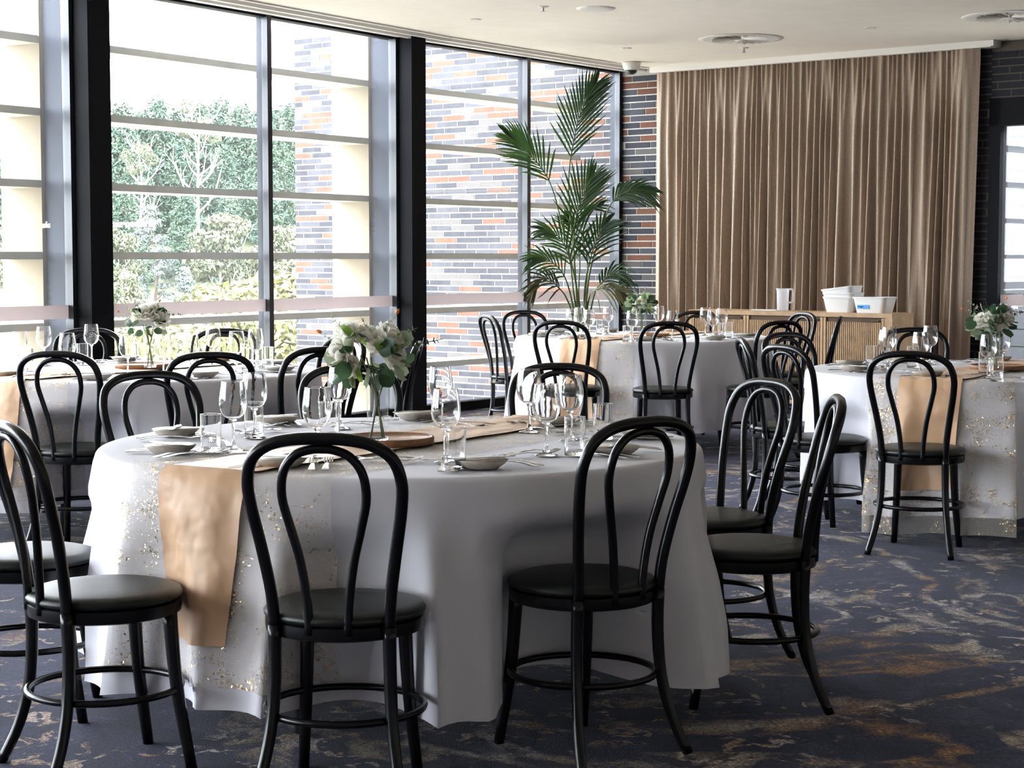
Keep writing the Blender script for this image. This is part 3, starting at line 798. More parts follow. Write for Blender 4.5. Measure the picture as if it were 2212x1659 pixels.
# left table
chair_top(120, 758, 80, 'black bentwood chair at the left table, nearest the left edge, back to camera', 2)
chair_top(455, 760, 105, 'black bentwood chair at the left table, right of its near pair, back to camera', 2)
chair_top(692, 749, 128, 'black bentwood chair at the right side of the left table, half behind the bouquet', 2)
chair_top(748, 725, 222, 'black bentwood chair past the left table, just above the big bouquet left side', 2)
chair_top(905, 737, 178, 'black bentwood chair seen edge-on before the far black column', 2)
chair_top(190, 708, 275, 'black bentwood chair against the wide black column behind the left table', 2)
chair_top(486, 709, 262, 'black bentwood chair between left table and window, beside the slim mullion', 2)
# far table
chair_top(1050, 678, 22, 'black bentwood chair side-on at the left end of the far table', 3)
chair_top(1130, 670, 295, 'black bentwood chair behind the far table, against the window mullion', 3)
chair_top(1210, 692, 72, 'black bentwood chair before the far table runner, back to camera', 3)
chair_top(1447, 694, 95, 'black bentwood chair before the far table, straight back to camera', 3)
chair_top(1508, 671, 250, 'black bentwood chair behind the far table, against the sideboard', 3)
chair_top(1690, 692, 122, 'black bentwood chair second of the overlapping hoops in front of the sideboard', 3)
chair_top(1738, 674, 204, 'black bentwood chair rearmost of the overlapping hoops by the sideboard', 3)
chair_top(1816, 683, 168, 'black bentwood chair edge-on right before the sideboard doors', 3)
# right table
chair_top(1600, 729, 2, 'black bentwood chair edge-on between the far table and the right table', 4)
chair_top(1696, 717, 305, 'black bentwood chair third of the overlapping hoops, at the right table back', 4)
chair_top(1690, 744, 28, 'black bentwood chair nearest of the overlapping hoops, facing the right table', 4)
chair_top(1966, 758, 66, 'black bentwood chair before the right table runner, back to camera', 4)
chair_top(1975, 707, 268, 'black bentwood chair behind the right table wine glasses', 4)

# ------------------------------------------------------------------ tables, cloths and runners
ZT = .757; RT = .915
def tcentre(near, far, pxc):
    a, b_ = at_z(pxc, near, ZT), at_z(pxc, far, ZT); return (a + b_)/2
TC = {1: tcentre(1036, 899, 868), 2: tcentre(828, 776.5, 297), 3: tcentre(738, 716.5, 1388), 4: tcentre(828, 776, 2137)}
for q in TC: print('table', q, TC[q])
RUN = R(58.5)                                  # runners lie parallel to the window wall
ru = Vector((math.cos(RUN), math.sin(RUN))); rw = Vector((math.sin(RUN), -math.cos(RUN)))
class Cloth:
    def __init__(s, k_, seed):
        s.c = TC[k_]; rr = random.Random(seed)
        s.ph = [(rr.choice((5,6,7)), rr.uniform(0,6.28), rr.uniform(.7,1)), (rr.choice((8,9,10)), rr.uniform(0,6.28), rr.uniform(.5,.9)), (13, rr.uniform(0,6.28), .65), (21, rr.uniform(0,6.28), .25)]
        s.ch = []
        for (tb, p) in CHAIRS:
            d = p - Vector((s.c.x, s.c.y))
            s.ch.append((d.length, math.atan2(d.y, d.x)))
        s.pinch = True; s.h = .62; s.hp = [rr.uniform(0,6.28) for _ in range(3)]
    def fold(s, th):
        v = sum(a*math.sin(n*th+p) for n, p, a in s.ph)/2.2
        return .55 - 1.25*abs(v)**.8 if s.pinch else v
    def pt(s, th, h, off=0.0):                  # h = length down from the edge
        t = min(h/s.h, 1.05); z = ZT - h
        hh = .022
        if h < hh*1.5:                           # rounded edge
            a = h/(hh*1.5)*math.pi/2; rad = RT - hh + hh*math.sin(a); zz = ZT - hh*(1-math.cos(a))
            return Vector((s.c.x + (rad+off*math.sin(a))*math.cos(th), s.c.y + (rad+off*math.sin(a))*math.sin(th), zz + off*math.cos(a)))
        rad = RT + .075*t + (.020 + .065*t)*min(1, t*1.8)*s.fold(th)*1.6
        for (rc, tc_) in s.ch:
            dl = (th - tc_ + math.pi) % (2*math.pi) - math.pi; rho = .222
            if rc > 1.7 or abs(dl) > 1.0: continue
            q = rho*rho - (rc*math.sin(dl))**2
            soft = 1.0
            if q <= 0:
                # ease in beside the seat
                ex = abs(rc*math.sin(dl)) - rho
                if ex > .10: continue
                r_in = rc*math.cos(dl) + 0; soft = 1 - ex/.10; r_in = r_in - 0
                lim = r_in
            else: lim = rc*math.cos(dl) - math.sqrt(q)
            kz = min(1, max(0, (ZT - .10 - z)/.13)); kz = kz*kz*(3-2*kz)
            if lim < rad:
                rad2 = rad + (lim - rad)*kz
                rad = rad + (rad2 - rad)*(soft*soft*(3-2*soft) if soft < 1 else 1)
        lift = max(0, (RT - rad))*.25*t
        return Vector((s.c.x + (rad+off)*math.cos(th), s.c.y + (rad+off)*math.sin(th), z + lift + .02*t*math.sin(3*th+s.hp[0])))
def make_table(k_, where, seed):
    c = TC[k_]; cl_ = Cloth(k_, seed)
    t = thing('banquet_table', 'round banquet table on black legs under the white cloth, %s' % where, 'table', (c.x, c.y, 0), R(20), 'round banquet tables')
    part('tabletop', MB().lathe([(0,.725),(.885,.725),(.893,.735),(.893,.745),(.885,.752),(0,.752)], 48), M['tabletop'], t, 'auto')
    for i in range(4):
        a = R(45 + 90*i); 
        part('leg', MB().tube([(.52*math.cos(a), .52*math.sin(a), .724), (.60*math.cos(a), .60*math.sin(a), 0)], [.022,.018], 10), M['table_black'], t, True)
    part('leg_frame', MB().tube([(.50*math.cos(R(45+7.5*i)), .50*math.sin(R(45+7.5*i)), .70) for i in range(48)], .014, 6, closed=True), M['table_black'], t, True)
    mb = MB(); n = 216
    rows = []
    for fr in (0.0, .3, .6, .85, .95): rows.append([Vector((c.x + (RT-.022)*fr*math.cos(2*math.pi*i/n), c.y + (RT-.022)*fr*math.sin(2*math.pi*i/n), ZT)) for i in range(n+1)])
    hs = [0, .006, .012, .018, .025, .033] + [.05 + (.62-.05)*j/22 for j in range(23)]
    for h in hs: rows.append([cl_.pt(2*math.pi*i/n, h) for i in range(n+1)])
    mb.grid(rows)
    o = part('tablecloth', mb, M['cloth'], None, True); 
    tag(o, 'white linen cloth hanging in folds over the %s' % where, 'tablecloth', 'white tablecloths')
    def runner(name, label, cat, w0, w1, over0, over1, off, mat, nu, seed2, taper=0.0, wr=.0):
        rr = random.Random(seed2); P = []
        Ltot = 2*RT; ns = 120
        cm = (w0+w1)/2
        for i in range(ns+1):
            row = []
            for j in range(nu+1):
                w_ = w0 + (w1-w0)*j/nu
                se = math.sqrt(max(.02, (RT-.022)**2 - w_*w_))
                s_ = -(se+over0) + (2*se+over0+over1)*i/ns
                wob = wr*(math.sin(s_*17+w_*21+seed2) + math.sin(s_*9-w_*33))*.5
                if abs(s_) <= se:
                    p2 = Vector((c.x, c.y)) + ru*s_ + rw*w_; p = Vector((p2.x, p2.y, ZT + off + .3*abs(wob)))
                else:
                    h = abs(s_) - se; w2 = cm + (w_-cm)*(1 - taper*min(1, h/.45))
                    p2 = ru*(se if s_ > 0 else -se) + rw*(w_ + (w2-w_)*1.0); th = math.atan2(p2.y, p2.x); p = cl_.pt(th, h, off + .006 + abs(wob)*min(1, h/.1))
                row.append(p)
            P.append(row)
        oo = part(name, MB().grid(P), M[mat], None, True); tag(oo, label, cat)
    runner('sequin_runner', 'sheer gold-flecked runner hanging over the %s' % where, 'table runner', -.30, .36, .56 if k_ != 4 else .70, .55, .003, 'sequin', 36, k_*3)
    runner('satin_runner', 'champagne satin runner laid along the %s' % where, 'table runner', -.145, .145, .45 if k_ == 1 else .50, .45, .008, 'satin', 14, k_*5, .22, .010)
    return cl_
WHERE = {1: 'front table', 2: 'left table by the windows', 3: 'far table by the palm', 4: 'right table'}
for kk in (1,2,3,4): make_table(kk, WHERE[kk], kk*13+2)

# ------------------------------------------------------------------ glassware
def make_wine():
    t = thing('wine_glass', 'x', 'wine glass', (0,0,0), 0, 'stemmed wine glasses on the tables')
    BW = [(.0,.0935),(.018,.0955),(.030,.1045),(.038,.120),(.041,.138),(.0405,.155),(.0375,.178),(.0337,.2015),(.0336,.2023),(.0335,.203)]
    part('bowl', MB().lathe(BW + [(r_-.0011, z_+.0001) for r_, z_ in reversed(BW[1:])] + [(0,.0955)], 32), M['glass_solid'], t, True)
    part('stem', MB().lathe([(.0,.008),(.012,.010),(.006,.020),(.0042,.035),(.0040,.065),(.0048,.080),(.009,.089),(.0125,.0925),(.0,.0932)], 14), M['glass_solid'], t, True)
    part('foot', MB().lathe([(0,.0005),(.034,.0005),(.0345,.002),(.022,.005),(.008,.009),(0,.010)], 28), M['glass_solid'], t, True)
    return t
def make_tumbler():
    t = thing('tumbler', 'x', 'tumbler', (0,0,0), 0, 'straight water tumblers on the tables')
    part('wall', MB().lathe([(0,.0006),(.0275,.0006),(.0297,.003),(.0300,.05),(.0305,.1090),(.0305,.1102),(.0302,.1108),(.0293,.1108),(.0290,.1102),(.0290,.1090),(.0285,.05),(.0280,.015),(.026,.0125),(0,.0120)], 30), M['glass_solid'], t, True)
    return t
WG, TU = make_wine(), make_tumbler(); used = {'w': False, 't': False}
def glass(kind, px, py, label, emblem=None):
    h = .2035 if kind == 'w' else .1105
    p = at_z(px, py, ZT + .004 + h); loc = (p.x, p.y, ZT + .004)
    src = WG if kind == 'w' else TU
    if not used[kind]: used[kind] = True; src.location = loc; src['label'] = label; return src
    return copy_tree(src, loc, None, label)
GL1 = [('w',503,823,'wine glass beside the leftmost tumbler on the front table'), ('w',549,805,'wine glass just behind the leftmost pair on the front table'),
 ('w',684,836,'wine glass left of the glass vase, before the big bouquet'), ('w',734,792,'wine glass directly under the big bouquet'),
 ('w',963,839,'wine glass at the centre of the front table, nearest the camera'), ('w',951,791,'wine glass behind the central one on the front table'),
 ('w',1143,797,'left wine glass of the trio right of centre on the front table'), ('w',1180,829,'front wine glass of the trio right of centre on the front table'), ('w',1232,809,'right wine glass of the trio right of centre on the front table'),
 ('t',455,894,'leftmost tumbler on the front table'), ('t',982,923,'tumbler just right of the central wine glass on the front table'), ('t',1242,900,'tumbler under the wine glass trio on the front table'),
 ('t',1303,872,'rightmost tumbler on the front table'), ('t',712,868,'tumbler half hidden behind the glasses left of the vase'), ('t',548,868,'tumbler behind the leftmost wine glasses on the front table')]
for g in GL1: glass(*g)
EMB = []
for i, (px, py) in enumerate([(42,716),(94,705),(145,719),(197,700),(275,721),(352,722),(412,723),(460,705),(511,715),(552,710)]):
    o = glass('w', px, py, ['wine glass nearest the left edge on the left table','second wine glass from the left edge on the left table','third wine glass from the left edge on the left table','wine glass with round white emblem before the black column',
      'wine glass left of the left table bouquet','wine glass hidden behind the left table bouquet','wine glass right of the left table bouquet','wine glass with faint round emblem on the left table','wine glass second from the right on the left table','rightmost wine glass on the left table'][i])
    if i in (3, 7): EMB.append(o)
for px, py, lb in [(60,752,'tumbler nearest the left edge on the left table'),(178,742,'tumbler between the emblem glass and its neighbour'),(305,742,'tumbler left of the left table vase'),(535,752,'tumbler second from the right on the left table'),(578,749,'rightmost tumbler on the left table')]: glass('t', px, py, lb)
for i, (px, py) in enumerate([(1234,667),(1253,664),(1273,669),(1314,662),(1366,671),(1424,661),(1452,671),(1524,664),(1540,669),(1560,666)]):
    glass('w', px, py, ['leftmost wine glass on the far table','second wine glass from the left on the far table','third wine glass from the left on the far table','lone wine glass beside the far table foliage','wine glass in front of the far table foliage','wine glass right of the far table foliage','short-looking wine glass right of the far table foliage','left wine glass of the trio before the sideboard','front wine glass of the trio before the sideboard','right wine glass of the trio before the sideboard'][i])
for px, py, lb in [(1261,700,'tumbler leftmost on the far table'),(1297,690,'tumbler behind the leftmost glasses on the far table'),(1355,703,'tumbler before the far table foliage'),(1576,696,'tumbler right of the trio before the sideboard'),(1561,698,'tumbler among the trio before the sideboard')]: glass('t', px, py, lb)
for px, py, lb in [(1921,706,'rear wine glass of the left pair on the right table'),(1915,712,'front wine glass of the left pair on the right table'),(1989,717,'front wine glass of the middle pair on the right table'),(2010,703,'rear wine glass of the middle pair on the right table'),(2136,722,'wine glass in front of the right table bouquet'),(2166,712,'wine glass behind the right table bouquet')]: glass('w', px, py, lb)
for px, py, lb in [(1883,747,'tumbler leftmost on the right table'),(2154,772,'tumbler before the right table tray'),(2128,760,'tumbler beside the right table bouquet'),(1972,748,'tumbler behind the chair hoop on the right table')]: glass('t', px, py, lb)
M['emblem'] = pm('etched_white', (.8,.8,.8), .7)
for o in EMB:                                       # etched round monogram facing the room
    mb = MB(); n = 24
    f = Vector((-o.location.x, -o.location.y, 0)).normalized(); sx = Vector((f.y, -f.x, 0)) * -1; R0 = .0413
    def PT(u, v):
        a = u/R0; return Vector((0,0,.148+v)) + f*(R0*math.cos(a)+.0006) + sx*(R0*math.sin(a))
    def strip(pts, wd):
        for (a, b) in zip(pts[:-1], pts[1:]):
            d = Vector((b[0]-a[0], b[1]-a[1])); q = Vector((-d.y, d.x)).normalized()*wd/2
            mb.add([PT(a[0]-q.x,a[1]-q.y), PT(b[0]-q.x,b[1]-q.y), PT(b[0]+q.x,b[1]+q.y), PT(a[0]+q.x,a[1]+q.y)], [(0,1,2,3)])
    strip([(.0115*math.cos(2*math.pi*i/n), .0115*math.sin(2*math.pi*i/n)) for i in range(n+1)], .0016)
    strip([(-.006,.004),(-.003,-.001),(-.003,-.006)], .0016); strip([(.0,.004),(-.003,-.001)], .0016)
    strip([(.002,-.006),(.002,.004),(.006,.003),(.006,-.0005),(.002,-.001)], .0016)
    part('emblem', mb, M['emblem'], o)

# ------------------------------------------------------------------ plates and cutlery
def ribbon(prof, zf, th=.0024):                      # prof: (x, halfwidth); zf(x) height
    mb = MB(); n = len(prof)
    top = [(x, -w_, zf(x)+th) for x, w_ in prof] + [(x, w_, zf(x)+th) for x, w_ in prof]
    bot = [(x, -w_, zf(x)) for x, w_ in prof] + [(x, w_, zf(x)) for x, w_ in prof]
    fs = []
    for i in range(n-1):
        fs += [(i, i+1, n+i+1, n+i), (2*n+i+1, 2*n+i, 3*n+i, 3*n+i+1), (i+1, i, 2*n+i, 2*n+i+1), (n+i, n+i+1, 3*n+i+1, 3*n+i)]
    fs += [(0, n, 3*n, 2*n), (n-1, 3*n-1, 4*n-1, 2*n-1)]
    return mb.add(top + bot, fs)
def arch(x): return .004 + .007*math.sin(math.pi*min(1, max(0, (x+.10)/.16)))
fork_mb = ribbon([(-.10,.008),(-.095,.0098),(-.05,.0065),(.0,.0038),(.035,.0036),(.05,.010),(.062,.0125)], arch)
for i in range(4):
    y = -.0105 + .007*i
    f2 = ribbon([(.061,.0022),(.085,.0019),(.104,.0012)], lambda x: .006 + (x-.06)*(x-.06)*4.5); fork_mb.add([(a, b+y, c) for a, b, c in f2.v], f2.f)
knife_mb = ribbon([(-.11,.0085),(-.10,.0098),(-.04,.0080),(-.005,.0060),(.01,.0100),(.07,.0105),(.10,.0075),(.115,.0012)], lambda x: .0025 + .0025*(1-abs(x)/.12), .0028)
spoon_mb = ribbon([(-.10,.008),(-.095,.0096),(-.05,.0062),(.0,.0038),(.04,.0036),(.05,.0085),(.062,.016),(.078,.0195),(.092,.016),(.102,.004)], lambda x: arch(x) if x < .045 else .003 + 9*(x-.075)**2)
bk_mb = ribbon([(-.085,.007),(-.075,.0085),(-.03,.006),(.0,.0055),(.012,.0085),(.06,.0090),(.082,.002)], lambda x: .002, .0022)
MESH = {'fork': fork_mb.mesh('fork', M['steel'], 'auto'), 'knife': knife_mb.mesh('knife', M['steel'], 'auto'), 'spoon': spoon_mb.mesh('spoon', M['steel'], 'auto'), 'butter_knife': bk_mb.mesh('butter_knife', M['steel'], 'auto')}
MESH['plate'] = MB().lathe([(0,.003),(.045,.003),(.048,.0),(.052,.003),(.066,.013),(.0735,.0215),(.0735,.0235)], 36).mesh('bread_plate', M['plate'], True)
MESH['well'] = MB().lathe_open([(.0735,.0235),(.064,.015),(.050,.0075),(.0,.0065)], 36).mesh('well', M['plate_top'], True)
def cut(kind, p, ang, z, label, group):
    o = link(kind, MESH[kind], None, (p.x, p.y, z), ang); tag(o, label, {'fork':'fork','knife':'knife','spoon':'spoon','butter_knife':'knife'}[kind], group); return o
SETS = {1: {270:'before the foreground chair', 313:'before the chair in deep shadow', 353:'before the edge-on chair at right', 32:'before the chair at the right back', 72:'behind the wine glass trio', 112:'behind the glass vase', 150:'at the left back', 190:'at the left end', 230:'before the bottom left corner chair'},
        2: {a: '' for a in (250, 290, 330, 10, 50, 90, 130)}, 3: {a: '' for a in (250, 290, 330, 10, 90, 130, 170, 210)}, 4: {a: '' for a in (255, 295, 215, 175, 135, 95)}}
DIRS = {250:'near left', 290:'near right', 330:'right', 10:'far right', 50:'farthest right', 90:'farthest', 130:'far left', 170:'left', 210:'left front', 255:'near left', 295:'near right', 215:'left front', 175:'left', 135:'far left', 95:'farthest'}
rs = random.Random(5)
for tb, sd in SETS.items():
    c = TC[tb]
    for a, where in sd.items():
        th = R(a); u = Vector((-math.cos(th), -math.sin(th), 0)); rt = Vector((u.y, -u.x, 0))   # u: inwards, rt: to the sitter's right
        o = Vector((c.x, c.y, 0)) - u*.70; ia = math.atan2(u.y, u.x); z = ZT + .004
        place = ('front table, place ' + where) if tb == 1 else '%s place of the %s' % (DIRS[a], WHERE[tb])
        g = 'table settings on the ' + WHERE[tb]
        def L(s): return s % place
        p = o - rt*(.285 + rs.uniform(-.01,.01)) + u*(.02 + rs.uniform(-.02,.02))
        pt = thing('bread_plate', L('stoneware bread plate, %s'), 'plate', (p.x, p.y, z), 0, g)
        link('base', MESH['plate'], pt); link('well', MESH['well'], pt)
        cut('butter_knife', p, ia + R(rs.choice((70, 80, 95, 100))), z + .0245, L('butter knife on its plate, %s'), g)
        cut('fork', o - rt*.195 + u*.0, ia + R(rs.uniform(-6, 6)), z, L('outer fork, %s'), g)
        cut('fork', o - rt*.158 + u*.01, ia + R(rs.uniform(-5, 5)), z, L('inner fork, %s'), g)
        cut('knife', o + rt*.155, ia + R(rs.uniform(-4, 4)), z, L('inner knife, %s'), g)
        cut('knife', o + rt*.195 - u*.01, ia + R(rs.uniform(-5, 5)), z, L('outer knife, %s'), g)
        cut('spoon', o + u*.165 + rt*.01, ia + R(90 + rs.uniform(-12, 12)), z, L('crosswise dessert spoon, %s'), g)
        cut('fork', o + u*.125 - rt*.01, ia - R(90 + rs.uniform(-12, 12)), z, L('crosswise dessert fork, %s'), g)

# ------------------------------------------------------------------ trays, vases and bouquets
TR = {1: (838, 957), 2: (308, 794), 3: (1404, 726), 4: (2156, 797)}
VA = {1: (816, 953), 2: (324, 794), 3: (1386, 726), 4: (2146, 796)}
def patch(w_, l_, cup, nx=3, ny=4, curl=.3):
    P = []
    for i in range(ny+1):
        v = i/ny; row = []
        hw = w_/2*math.sin(math.pi*(.12+.76*v))**.7
        for j in range(nx+1):
            u = -1 + 2*j/nx
            row.append((u*hw, cup*(u*u*.5 - .2) - curl*l_*v*v*0, v*l_))
        P.append(row)
    return P
def rose_mesh():
    mb = MB(); rr = random.Random(2)
    for ring, (n, tilt, r0, w_, l_) in enumerate([(4, 8, .004, .026, .036), (5, 22, .010, .036, .040), (6, 42, .014, .042, .042), (7, 66, .016, .044, .040)]):
        for i in range(n):
            a = 2*math.pi*(i + .37*ring)/n + rr.uniform(-.1,.1); tl = R(tilt + rr.uniform(-6,6))
            Mx = Matrix.Rotation(a, 3, 'Z') @ Matrix.Rotation(-tl, 3, 'X')
            P = patch(w_, l_, .012)
            mb.grid([[Mx @ Vector((p[0], p[1] + .25*p[2]*p[2]/l_*(-1 if ring < 2 else .6)*.5, p[2])) + Vector((-math.sin(a)*-r0*0, 0, 0)) + Mx @ Vector((0, r0, 0)) for p in row] for row in P])
    mb.lathe([(0,0),(.012,.002),(.018,.012),(.016,.026),(.008,.034),(0,.036)], 12)
    return mb.mesh('rose', M['petal'], True)
def leaf_mesh(mat, w_=.045, l_=.05):
    P = patch(w_, l_, .010, 4, 5); 
    return MB().grid([[(x, y + .12*z*z/l_*2, z) for (x, y, z) in row] for row in P]).mesh('leaf', mat, True)
def sprig_mb(n, l_, sz):
    mb = MB(); pts = crom([(0,0,0), (.01,0,l_*.5), (.0,.015,l_)], 6); mb.tube(pts, .0012, 5)
    for i in range(n):
        t = .25 + .75*i/n; p = pts[int(t*(len(pts)-1))]
        for s in (-1, 1):
            a = i*1.2 + (0 if s > 0 else math.pi); Mx = Matrix.Rotation(a, 3, 'Z') @ Matrix.Rotation(R(62), 3, 'X')
            k_ = sz*(1.1 - .6*t)
            mb.grid([[p + Mx @ Vector((x*k_/.045, y*k_/.045, z*k_/.045)) for (x,y,z) in row] for row in patch(.038, .045, .008, 2, 3)])
    return mb
ROSE = rose_mesh(); LEAF = [leaf_mesh(M['leaf_dark']), leaf_mesh(M['leaf_pale']), leaf_mesh(M['leaf_bright'], .03, .04)]
SPR = [sprig_mb(5, .14, .026).mesh('sprig', M['leaf_pale'], True), sprig_mb(6, .13, .022).mesh('sprig', M['leaf_dark'], True)]
TIP = MB().lathe([(0,0),(.006,.004),(.008,.012),(.003,.022),(0,.026)], 8).mesh('bud', M['orange'], True)
def bouquet(tb, label, seed, roses, leafw, rz=0.0, scale=1.0, kinds=(0,0,0,1,1,2)):
    v0 = at_z(*VA[tb], ZT+.022); rr = random.Random(seed); h0 = .195
    vt = thing('bouquet', label, 'flowers', (v0.x, v0.y, v0.z), rz, 'bouquets on the tables'); vt.scale = (scale,)*3
    def place(nm, me, p, dirv, sc, lab=None):
        o = link(nm, me, vt, p); o.rotation_mode = 'QUATERNION'; o.rotation_quaternion = Vector((0,0,1)).rotation_difference(Vector(dirv).normalized()) @ Matrix.Rotation(rr.uniform(0,6.28), 3, 'Z').to_quaternion(); o.scale = (sc,)*3
        return o
    cen = Vector((-.02, 0, .255))
    for (x, y, z, s) in roses:
        p = Vector((x, y, z)); d = (p - cen); d.z += .03; place('rose', ROSE, p - d.normalized()*.018, d, s)
    for i in range(leafw):
        a = rr.uniform(0, 6.28); e = rr.uniform(-.9, 1.0); d = Vector((math.cos(a)*math.cos(e), math.sin(a)*math.cos(e), math.sin(e)))
        p = cen + Vector((d.x*.085, d.y*.085, d.z*.070)); q = d + Vector((rr.uniform(-.7,.7), rr.uniform(-.7,.7), rr.uniform(-.5,.5)))
        place('leaf', LEAF[rr.choice(kinds)], p, q, rr.uniform(.8,1.25))
    for (x, y, z, k_, tip) in [(-.15,.0,.375,0,0), (-.044,.02,.375,1,0), (.055,.0,.375,0,1), (.12,.0,.335,0,0), (.20,.01,.315,1,0), (-.165,.02,.32,0,1)]:
        p = Vector((x, y, z)); d = p - cen; o = place('sprig', SPR[k_], cen + d*.42, d, d.length*.58/.14)
        if tip: place('bud', TIP, p, d, .8)
    for i in range(5):
        a = rr.uniform(0, 6.28); b = a + math.pi + rr.uniform(-.4,.4)
        pts = crom([(.022*math.cos(b), .022*math.sin(b), .012), (.004*math.cos(a), .004*math.sin(a), .13), (.05*math.cos(a), .05*math.sin(a), .25)], 5)
        part('stalk', MB().tube(pts, .0022, 6), M['stem'], vt, True)
    va = thing('vase', 'clear cylinder vase on the wooden tray of the %s' % WHERE[tb], 'vase', (v0.x, v0.y, v0.z), 0, 'clear cylinder vases')
    part('wall', MB().lathe_open([(.031,.010),(.0315,.195)], 30), M['glass_thin'], va, True)
    part('rim', MB().tube([(.0315*math.cos(a), .0315*math.sin(a), .195) for a in [2*math.pi*i/28 for i in range(28)]], .0012, 5, closed=True), M['glass_solid'], va, True)
    part('base', MB().lathe([(0,.0006),(.029,.0006),(.031,.003),(.031,.010),(.0285,.012),(0,.011)], 28), M['glass_solid'], va, 'auto')
    tp = at_z(*TR[tb], ZT+.01)
    tr = thing('tray', 'round wooden tray under the vase on the %s' % WHERE[tb], 'tray', (tp.x, tp.y, ZT+.009), 0, 'round wooden trays')
    part('board', MB().lathe([(0,.001),(.128,.001),(.128,.012),(0,.012)], 40), M['tray'], tr, 'auto')
    part('rim', MB().lathe([(.127,.0005),(.137,.0005),(.139,.018),(.137,.022),(.131,.022),(.128,.018)], 40), M['tray'], tr, True)
RO1 = [(-.115,-.03,.270,1.25),(-.092,.01,.330,1.05),(-.030,.0,.325,.95),(.048,-.02,.315,.95),(.060,-.03,.262,1.05),(-.085,-.05,.222,.8),(.0,.06,.30,1.0),(.035,.05,.335,.85)]
bouquet(1, 'big bouquet of white roses and eucalyptus on the front table', 3, RO1, 48)
bouquet(2, 'small bouquet of white roses on the left table by the windows', 8, [(-.03,-.05,.33,1.4),(.03,-.03,.345,1.3),(.06,-.05,.29,1.5),(-.07,0,.31,1.1),(.0,.05,.34,1.2),(.09,.02,.30,1.2)], 30, .3, .86)
bouquet(3, 'leafy pale green bouquet on the far table by the palm', 12, [(.05,.02,.30,.9),(-.04,.03,.29,.8)], 64, 1.0, .86, (1,1,1,0,2))
bouquet(4, 'bouquet of eucalyptus and white roses on the right table', 17, [(.0,-.06,.265,1.4),(-.08,-.03,.27,1.1),(.07,-.03,.28,1.3),(.06,.03,.32,1.1)], 44, -.3, .9, (0,0,1,1))

# ------------------------------------------------------------------ sideboard against the curtain
ZS = .87
fr = V2(at_z(1927, 678, ZS)); offF = (fr - C0).dot(nW); sR = (fr - C0).dot(dW)
sL = (hit(1488, C0 + nW*offF, dW) - C0).dot(dW); DEP = .38
sb = thing('sideboard', 'long oak sideboard with slatted doors in front of the curtain', 'sideboard', (*(C0 + dW*sL + nW*(offF-DEP)), 0), math.atan2(dW.y, dW.x))
LS = sR - sL                                    # local x along the front, local -y towards the room
yF = -DEP
def sx(px): return (hit(px, C0 + nW*offF, dW) - C0).dot(dW) - sL
part('top', MB().box(0, LS, yF, 0, ZS-.035, ZS), M['oak'], sb)
body = MB().box(0, .03, yF+.005, 0, .10, ZS-.035); body.box(LS-.07, LS, yF+.005, 0, .10, ZS-.035); body.box(.03, LS-.07, yF+.06, 0, .10, ZS-.035); body.box(.03, LS-.07, yF+.005, 0, .10, .13)
part('carcass', body, M['oak'], sb)
for i in range(4):
    part('foot', MB().box(.06 + (LS-.18)*(i % 2), .12 + (LS-.18)*(i % 2), yF+.05 + (DEP-.16)*(i//2), yF+.11 + (DEP-.16)*(i//2), 0, .10), M['black_frame'], sb)
edges = [.03, sx(1612), sx(1779), LS-.07]
for a, b_ in zip(edges[:-1], edges[1:]):
    d = part('door', MB().box(a+.006, b_-.006, yF+.022, yF+.058, .135, ZS-.04), M['oak_dark'], sb)
    part('stile', MB().box(a+.004, a+.026, yF+.004, yF+.022, .135, ZS-.04), M['oak'], d)
    part('stile', MB().box(b_-.026, b_-.004, yF+.004, yF+.022, .135, ZS-.04), M['oak'], d)
    n = max(3, int((b_-a-.06)/.0175)); m = MB()
    for j in range(n):
        x = a+.032 + (b_-a-.064)*(j+.5)/n; m.box(x-.0052, x+.0052, yF+.006, yF+.022, .14, ZS-.075)
    o = part('slats', m, M['oak'], d); o['kind'] = 'stuff'
    part('finger_pull', MB().box(b_-.22, b_-.05, yF+.002, yF+.02, ZS-.066, ZS-.058), M['oak_dark'], d)
def on_side(px, py, back=.10):
    q = hit(px, C0 + nW*(offF - DEP*.45), dW); return Vector((q.x, q.y, ZS))
ang_s = math.atan2(dW.y, dW.x)
def tub_mb(w_, d_, h, th=.004):
    mb = MB(); t_ = .82
    def ring(w2, d2, z, n=5, r=.04):
        pts = []
        for cx_, cy_, a0 in ((1,1,0),(-1,1,90),(-1,-1,180),(1,-1,270)):
            for i in range(n):
                a = R(a0 + 90*i/(n-1)); pts.append((cx_*(w2/2-r) + r*math.cos(a), cy_*(d2/2-r) + r*math.sin(a), z))
        return pts
    rows = [ring(w_*t_, d_*t_, 0), ring(w_*.97, d_*.97, h*.88), ring(w_, d_, h*.89), ring(w_*1.02, d_*1.02, h*.98), ring(w_, d_, h), ring(w_*.95, d_*.95, h), ring(w_*t_*.97, d_*t_*.96, .005)]
    n = len(rows[0]); vs_ = [p for r_ in rows for p in r_]; fs = []
    for i in range(len(rows)-1):
        for j in range(n): fs.append((i*n+j, i*n+(j+1)%n, (i+1)*n+(j+1)%n, (i+1)*n+j))
    fs.append(tuple(reversed(range(n)))); fs.append(tuple(range((len(rows)-1)*n, len(rows)*n)))
    return mb.add(vs_, fs)
TUB = tub_mb(.31, .23, .13).mesh('tub', M['white_plastic'], 'auto'); TUB2 = tub_mb(.29, .23, .13).mesh('tub', M['white_plastic'], 'auto')
p = on_side(1891, 673)
tb_ = thing('plastic_tub', 'white plastic tub with blue tape label on the sideboard', 'tub', (p.x, p.y, ZS), ang_s, 'white plastic tubs on the sideboard')
link('body', TUB, tb_)
